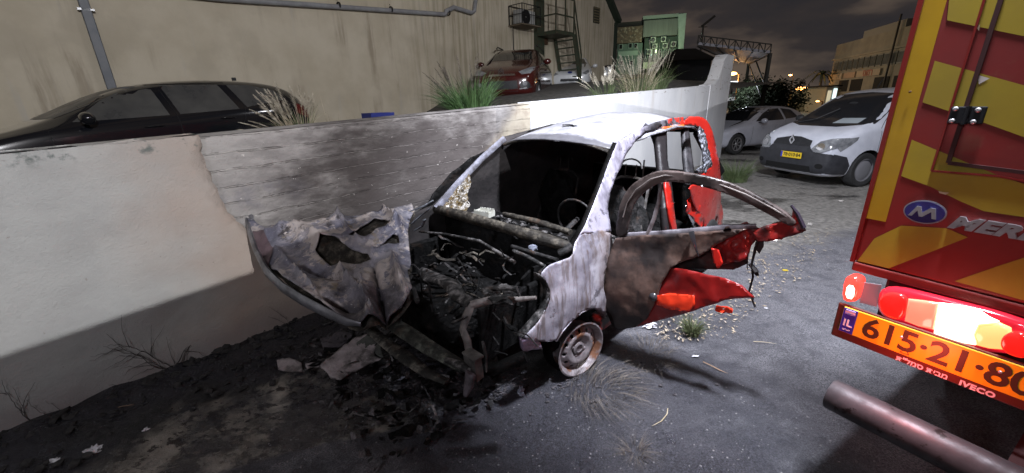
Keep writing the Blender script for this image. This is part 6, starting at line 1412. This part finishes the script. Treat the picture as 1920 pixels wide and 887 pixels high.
grass('fountain_grass','second fountain grass clump with low arching plumes, just left of the large one','grass clump',wallspot(1128,.55,.05),130,.38,.004,.22,.55,GRN,4,34,1.5,(-.8,-.3),'clumps of fountain grass')
grass('fountain_grass','tall-stemmed plumed fountain grass at the right, nearest the green lit building','grass clump',wallspot(1222,.7,.05),120,.75,.005,.2,.25,GRN,44,20,1.35,(0,0),'clumps of fountain grass')
grass('fountain_grass','dark green fountain grass with thin wispy stems, left of the red car','grass clump',wallspot(886,.5,.04),620,.56,.006,.24,.34,M('deep_grass_green',(.03,.07,.02),(.06,.11,.035),scale=12,rough=.6),5,22,1.15,(-.35,0),'clumps of fountain grass',plmat=DEADG)
grass('fountain_grass','fountain grass with arching pale plumes in front of the tail of the black estate car','grass clump',wallspot(575,.36),130,.36,.0035,.09,.30,GRN,6,20,1.2,(-.4,-.2),'clumps of fountain grass',mat2=STRAW)
grass('fountain_grass','arching plumes trailing left over the rear wheel of the black estate car','grass clump',wallspot(545,.34),40,.26,.003,.07,.8,STRAW,16,12,1.5,(-1.1,-.5),'clumps of fountain grass')
grass('dry_grass','small dry straw tuft on the wall top beside the blue object','grass clump',wallspot(690,.3),90,.20,.003,.07,.6,STRAW,8,0)
grass('weed_stems','thin bare weed stems standing above the scorched wall','grass clump',wallspot(638,.3),9,.38,.0025,.09,.06,STRAW,9,0)
t=thing('blue_crate','dark blue plastic crate rim showing above the scorched wall','crate',T(wallspot(720,.34,.0))@Matrix.Rotation(R(47),4,'Z')); BL=M('blue_plastic',(.02,.03,.16),rough=.4)
m=MB(); 
for s in (1,-1): m.box((0,s*.09,.10),(.26,.012,.2)); m.box((s*.125,0,.10),(.012,.18,.2))
m.build('sides',BL,t); m=MB(); m.box((0,0,.01),(.25,.17,.012)); m.build('base',BL,t)
q=gnd(1378,340); grass('grass_tuft','soft green grass tuft beside the red tail of the burnt car','grass clump',(q.x,q.y,0),460,.55,.0045,.22,.38,GRN,10,0)
q=gnd(1297,628); grass('grass_tuft','short green grass tuft on the asphalt edge under the open door','grass clump',(q.x,q.y,0),330,.17,.0022,.045,.35,M('dusty_grass',(.06,.085,.03),(.12,.13,.06),scale=20,rough=.8),11,0)
q=gnd(1130,735); grass('dry_grass','flattened burnt dry grass spread on the asphalt before the front wheel','grass clump',(q.x,q.y,0.005),330,.22,.0012,.21,1.2,DEADG,12,0,lean=(.9,-.5),flat=1.9)
q=gnd(1215,665); grass('dry_grass','burnt grass roots under the open door','grass clump',(q.x,q.y,0.0),260,.13,.0014,.20,1.2,DEADG,13,0,flat=2.4)
q=gnd(1190,850); grass('dry_grass','thin grey burnt grass wisps on the soot-stained asphalt in the foreground','grass clump',(q.x,q.y,0.0),110,.13,.001,.06,1.1,DEADG,14,0,flat=2)

# ================================================================ DEBRIS
def stones():
    rnd=random.Random(3); m=MB(); bm=bmesh.new(); bmesh.ops.create_icosphere(bm,subdivisions=1,radius=1); base=[v.co.copy() for v in bm.verts]; fs=[tuple(v.index for v in f.verts) for f in bm.faces]; bm.free()
    for i in range(5200):
        if i<1500: px=rnd.uniform(420,1650); py=rnd.uniform(690,900); p=gnd(px,py)
        elif i<4300: px=rnd.uniform(1370,1640); py=rnd.uniform(415,600); p=gnd(px,py)
        else: p=V((rnd.uniform(-2.5,3.6),rnd.uniform(1.3,7),0)); 
        if d_behind(p.x,p.y)>-.05: continue
        if p.y<1.9+.3*p.x and p.x<-.4 and rnd.random()<.8: continue
        r_=(.0010+.0055*rnd.random()**4)*(1.7 if p.y>3.6 else 1); z=.012*fn((p.x,p.y,0),1.3)+.007*fn((p.x,p.y,0),6,2)-.004
        m.add([V((p.x,p.y,z))+V((v.x*r_*rnd.uniform(.7,1.3),v.y*r_,v.z*r_*.7)) for v in base],fs)
    o=m.build('gravel',M('loose_gravel',(.10,.098,.10),(.22,.215,.22),scale=60,rough=.85),smooth=False); tag(o,'loose pale gravel scattered over the asphalt','gravel',kind='stuff')
stones()
def litter():
    rnd=random.Random(5); m=MB()
    for i in range(2200):
        px=rnd.uniform(1230,1560); py=rnd.uniform(430,640)
        if py>470+ (1560-px)*.75+rnd.uniform(-30,20) or px<1400 and py<600-(px-1230)*.05 and py<560: continue
        p=gnd(px,py); a=rnd.uniform(0,3.14); L_=rnd.uniform(.006,.022); d=V((math.cos(a),math.sin(a),rnd.uniform(-.1,.3)))*L_; s_=V((-math.sin(a),math.cos(a),rnd.uniform(-.3,.3)))*L_*rnd.uniform(.1,.5); c=V((p.x,p.y,.008+.01*rnd.random())); m.add([c-d,c+s_,c+d,c-s_],[(0,1,2,3)])
    o=m.build('leaf_litter',M('ochre_litter',(.30,.22,.12),(.45,.40,.33),scale=40,rough=.9)); tag(o,'ochre leaf litter and crumbs beyond the open door','leaf litter',kind='stuff')
litter()
def rubble():
    rnd=random.Random(9); m=MB()
    for i in range(900):
        s=rnd.uniform(-1.2,5.6); n=-abs(rnd.gauss(0,.34))-.01; p=WM@V((s,n,0)); r_=rnd.uniform(.006,.03)*(1.3 if n>-.2 else 1); z=.02*rnd.random()
        m.ball((p.x,p.y,z+.01),r_,1,1.1,(1,1,.6))
    o=m.build('burnt_soil_clods',M('black_clods',(.010,.010,.010),(.035,.033,.032),scale=25,rough=.95,c3=(.12,.115,.11),c3scale=14,c3pos=(.66,.7))); tag(o,'black burnt soil clods along the foot of the wall','soil',kind='stuff')
    m=MB()
    for i in range(520):
        px=rnd.gauss(860,150); py=rnd.gauss(722,24); p=gnd(px,py)
        if d_behind(p.x,p.y)>-.1: continue
        m.ball((p.x,p.y,.006),rnd.uniform(.004,.012),1,1.3,(1.3,1,.5))
    o=m.build('charred_crumbs',M('charred_crumb',(.012,.011,.012),(.06,.055,.06),scale=30,rough=.8,c3=(.25,.25,.28),c3scale=30,c3pos=(.66,.7))); tag(o,'charred crumbs and ash fallen below the front of the burnt car','ash',kind='stuff')
rubble()
def chunk(name,label,cat,poly,mat,z0,z1,th,group=None,disp=.012,tiltdir=0):
    """slab traced on a raised, slightly tilted plane: z rises from z0 (near) to z1 (far)"""
    q=[gnd(*p) for p in poly]; c=sum((p for p in q),V((0,0,0)))/len(q); F_=T((c.x,c.y,0)); t=thing(name,label,cat,F_,group)
    y0=min(p[1] for p in poly); y1=max(p[1] for p in poly); x0_=min(p[0] for p in poly); x1_=max(p[0] for p in poly)
    def f(px,py):
        k=(y1-py)/(y1-y0); 
        if tiltdir: k=(px-x0_)/(x1_-x0_) if tiltdir>0 else (x1_-px)/(x1_-x0_)
        z=z0+(z1-z0)*k; p=gnd(px,py,z); p=p+V((0,0,disp*fn(p,9,4))); return p-V((c.x,c.y,0))
    patch(poly,f,5).build('slab',mat,t,smooth=30,solid=th,off=-1); return t
PLC=M('broken_plaster',(.36,.32,.32),(.20,.175,.175),scale=9,rough=.9,bump=.8,bscale=40,c3=(.10,.09,.085),c3scale=7,c3pos=(.55,.62))
chunk('plaster_chunk','largest broken plaster slab on the burnt soil in front of the wall','plaster slab',[(601,688),(612,672),(640,652),(668,630),(690,628),(706,642),(700,660),(716,670),(690,682),(660,694),(636,712),(616,703)],PLC,.03,.13,.03,'broken plaster chunks',.02)
chunk('plaster_chunk','small pale plaster piece just left of the largest slab','plaster slab',[(572,682),(596,678),(600,690),(576,695)],PLC,.02,.04,.02,'broken plaster chunks')
chunk('plaster_chunk','flat grey plaster piece farthest left on the burnt soil','plaster slab',[(520,678),(545,674),(566,684),(568,698),(540,698),(522,694)],PLC,.01,.03,.02,'broken plaster chunks')
chunk('plaster_chunk','sooty plaster piece lying behind the largest slab','plaster slab',[(600,635),(640,620),(664,628),(640,648),(606,655)],M('sooty_plaster',(.09,.08,.085),(.04,.035,.04),scale=9,rough=.9,bump=.6,bscale=40),.02,.08,.02,'broken plaster chunks')
chunk('plaster_chunk','dark tilted plaster piece right of the largest slab, under the bumper beam','plaster slab',[(668,642),(690,628),(712,640),(718,668),(694,664),(670,672)],M('dark_green_plaster',(.08,.085,.075),(.045,.045,.04),scale=9,rough=.9,bump=.6,bscale=40),.06,.14,.02,'broken plaster chunks')
PAP=M('crumpled_white_paper',(.62,.62,.64),(.42,.42,.45),scale=14,rough=.6,bump=.6,bscale=20)
def crumple(label,px,py,r_,sq=(1,1,.7),mat=None,name='crumpled_paper',cat='litter'):
    p=gnd(px,py); rnd=random.Random(int(px)); bm=bmesh.new(); bmesh.ops.create_icosphere(bm,subdivisions=3,radius=1); m=MB()
    vs=[v.co*(r_*(.75+.9*noise.noise(v.co*2.3+V((px,0,0)))+.35*noise.noise(v.co*6+V((0,px,0))))) for v in bm.verts]; vs=[V((v.x*sq[0]+p.x,v.y*sq[1]+p.y,max(.0,v.z*sq[2]+r_*sq[2]*.6))) for v in vs]
    m.add(vs,[tuple(q.index for q in f.verts) for f in bm.faces]); bm.free(); o=m.build(name,mat or PAP,smooth=25); tag(o,label,cat,'scraps on the ground'); return o
crumple('crumpled whitish foil scrap standing between the burnt engine and the front wheel',977,742,.032,(.8,.8,1.5),M('pale_blue_foil',(.48,.52,.62),(.16,.16,.2),scale=20,rough=.35,metal=.4,bump=.6,bscale=40),'foil_scrap')
crumple('white crumpled scrap in the lower left corner mud, the larger of the two',175,848,.035,(1.3,1,.5))
crumple('flat white scrap near the lower left edge of the mud',102,868,.030,(1.6,.8,.35))
crumple('small grey-white scrap behind the larger white scrap at the lower left',274,808,.018,(1,1,.6))
crumple('white plastic scrap under the red lower edge of the open door',1218,612,.04,(1.6,.9,.6))
crumple('blue-grey scrap on the ash in front of the bumper beam',705,680,.022,(1.4,1,.5),MATS['pale_blue_foil'],'foil_scrap')
crumple('small blue-grey scrap left of the radiator remnant',752,710,.018,(1.4,1,.5),MATS['pale_blue_foil'],'foil_scrap')
crumple('tiny pale scrap on asphalt below the green tuft',1304,668,.010,(2.4,1,.4))
crumple('pale stone far behind the door tip on the dirt',1518,422,.03,(1,1,.7),M('pale_stone',(.42,.40,.37),rough=.9),'stone','stone')
crumple('yellow leaf on the dirt beyond the door',1472,507,.022,(1.4,1,.15),M('yellow_leaf',(.55,.42,.03),rough=.7),'fallen_leaf','leaf')
crumple('small white scrap at the dirt edge right of the red latch piece',1436,578,.013,(1.3,1,.4))
crumple('pale stone on the lane in front of the white van',1578,378,.035,(1.2,1,.5),MATS['pale_stone'],'stone','stone')
def stick(label,pts,r_,mat=None,name='stick'):
    m=MB(); P=[gnd(*p)+V((0,0,.008+.006*math.sin(i*2.1))) for i,p in enumerate(pts)]; m.tube(P,[r_]*(len(P)-1)+[r_*.3],6,jit=.3); o=m.build(name,mat or STRAW,smooth=True); tag(o,label,'stick','sticks on the ground')
stick('short bent twig on the asphalt below the green tuft',[(1318,680),(1332,688),(1348,694),(1364,702)],.0035,M('twig_brown',(.24,.16,.10),rough=.8))
stick('curled straw lying in the soot in the foreground',[(1252,768),(1250,780),(1240,790),(1222,801)],.003)
stick('thin pale straw on the grey asphalt right of the tuft',[(1412,642),(1430,644),(1456,645)],.003)
stick('ochre stem on the burnt soil at the lower left',[(140,795),(160,785),(176,778)],.005,M('ochre_stem',(.34,.26,.14),rough=.8))
stick('long thin stem at the lower left corner over the mud',[(20,846),(70,842),(120,836),(160,826)],.003)
stick('curved brown stem crossing the burnt soil by the wall',[(176,778),(230,765),(262,758),(275,742)],.003,MATS['twig_brown'])
# dead climbing twigs on the foot of the plaster
def twigs(label,starts,seed):
    rnd=random.Random(seed); t=thing('dead_vine',label,'vine',T(onp(starts[0][0][0],starts[0][0][1],WALLA,WALLN).to_tuple()[:2]+(0,)),'dead vines at the wall foot'); FI=FR[t.name].inverted(); m=MB()
    def grow(px,py,ang,L_,r_,dep):
        P=[];x_,y_=px,py
        for k in range(int(L_/7)+2):
            P.append(FI@(onp(x_,y_,WALLA-WALLN*.045,WALLN)-WALLN*.03*rnd.random())); 
            if dep<2 and rnd.random()<(.16,.12)[dep]: grow(x_,y_,ang+rnd.choice((-1,1))*rnd.uniform(.4,1.0),L_*.45,r_*.6,dep+1)
            ang+=rnd.uniform(-.22,.22); x_+=7*math.cos(ang); y_+=7*math.sin(ang)
        if len(P)>2: m.tube(P,[r_*(1-.8*i/len(P)) for i in range(len(P))],5)
    for (p,a,L_) in starts: grow(p[0],p[1],a,L_,.005,0)
    m.build('twigs',M('dead_twig',(.05,.042,.038),(.025,.02,.02),scale=10,rough=.9),t,smooth=True)
twigs('dark dead vine twigs sprawling along the foot of the plastered wall at the left',[((330,690),3.0,300),((300,695),2.85,120),((320,690),-.5,50)],4)
twigs('thin dead vine running to the right along the foot of the wall in shadow',[((340,690),-.42,190),((330,695),-.9,50)],6)
stick('thin scorched cable strand on the ground by the broken plaster',[(500,650),(540,640),(570,634),(600,640)],.003,MATS['melted_cable'],'cable_strand')
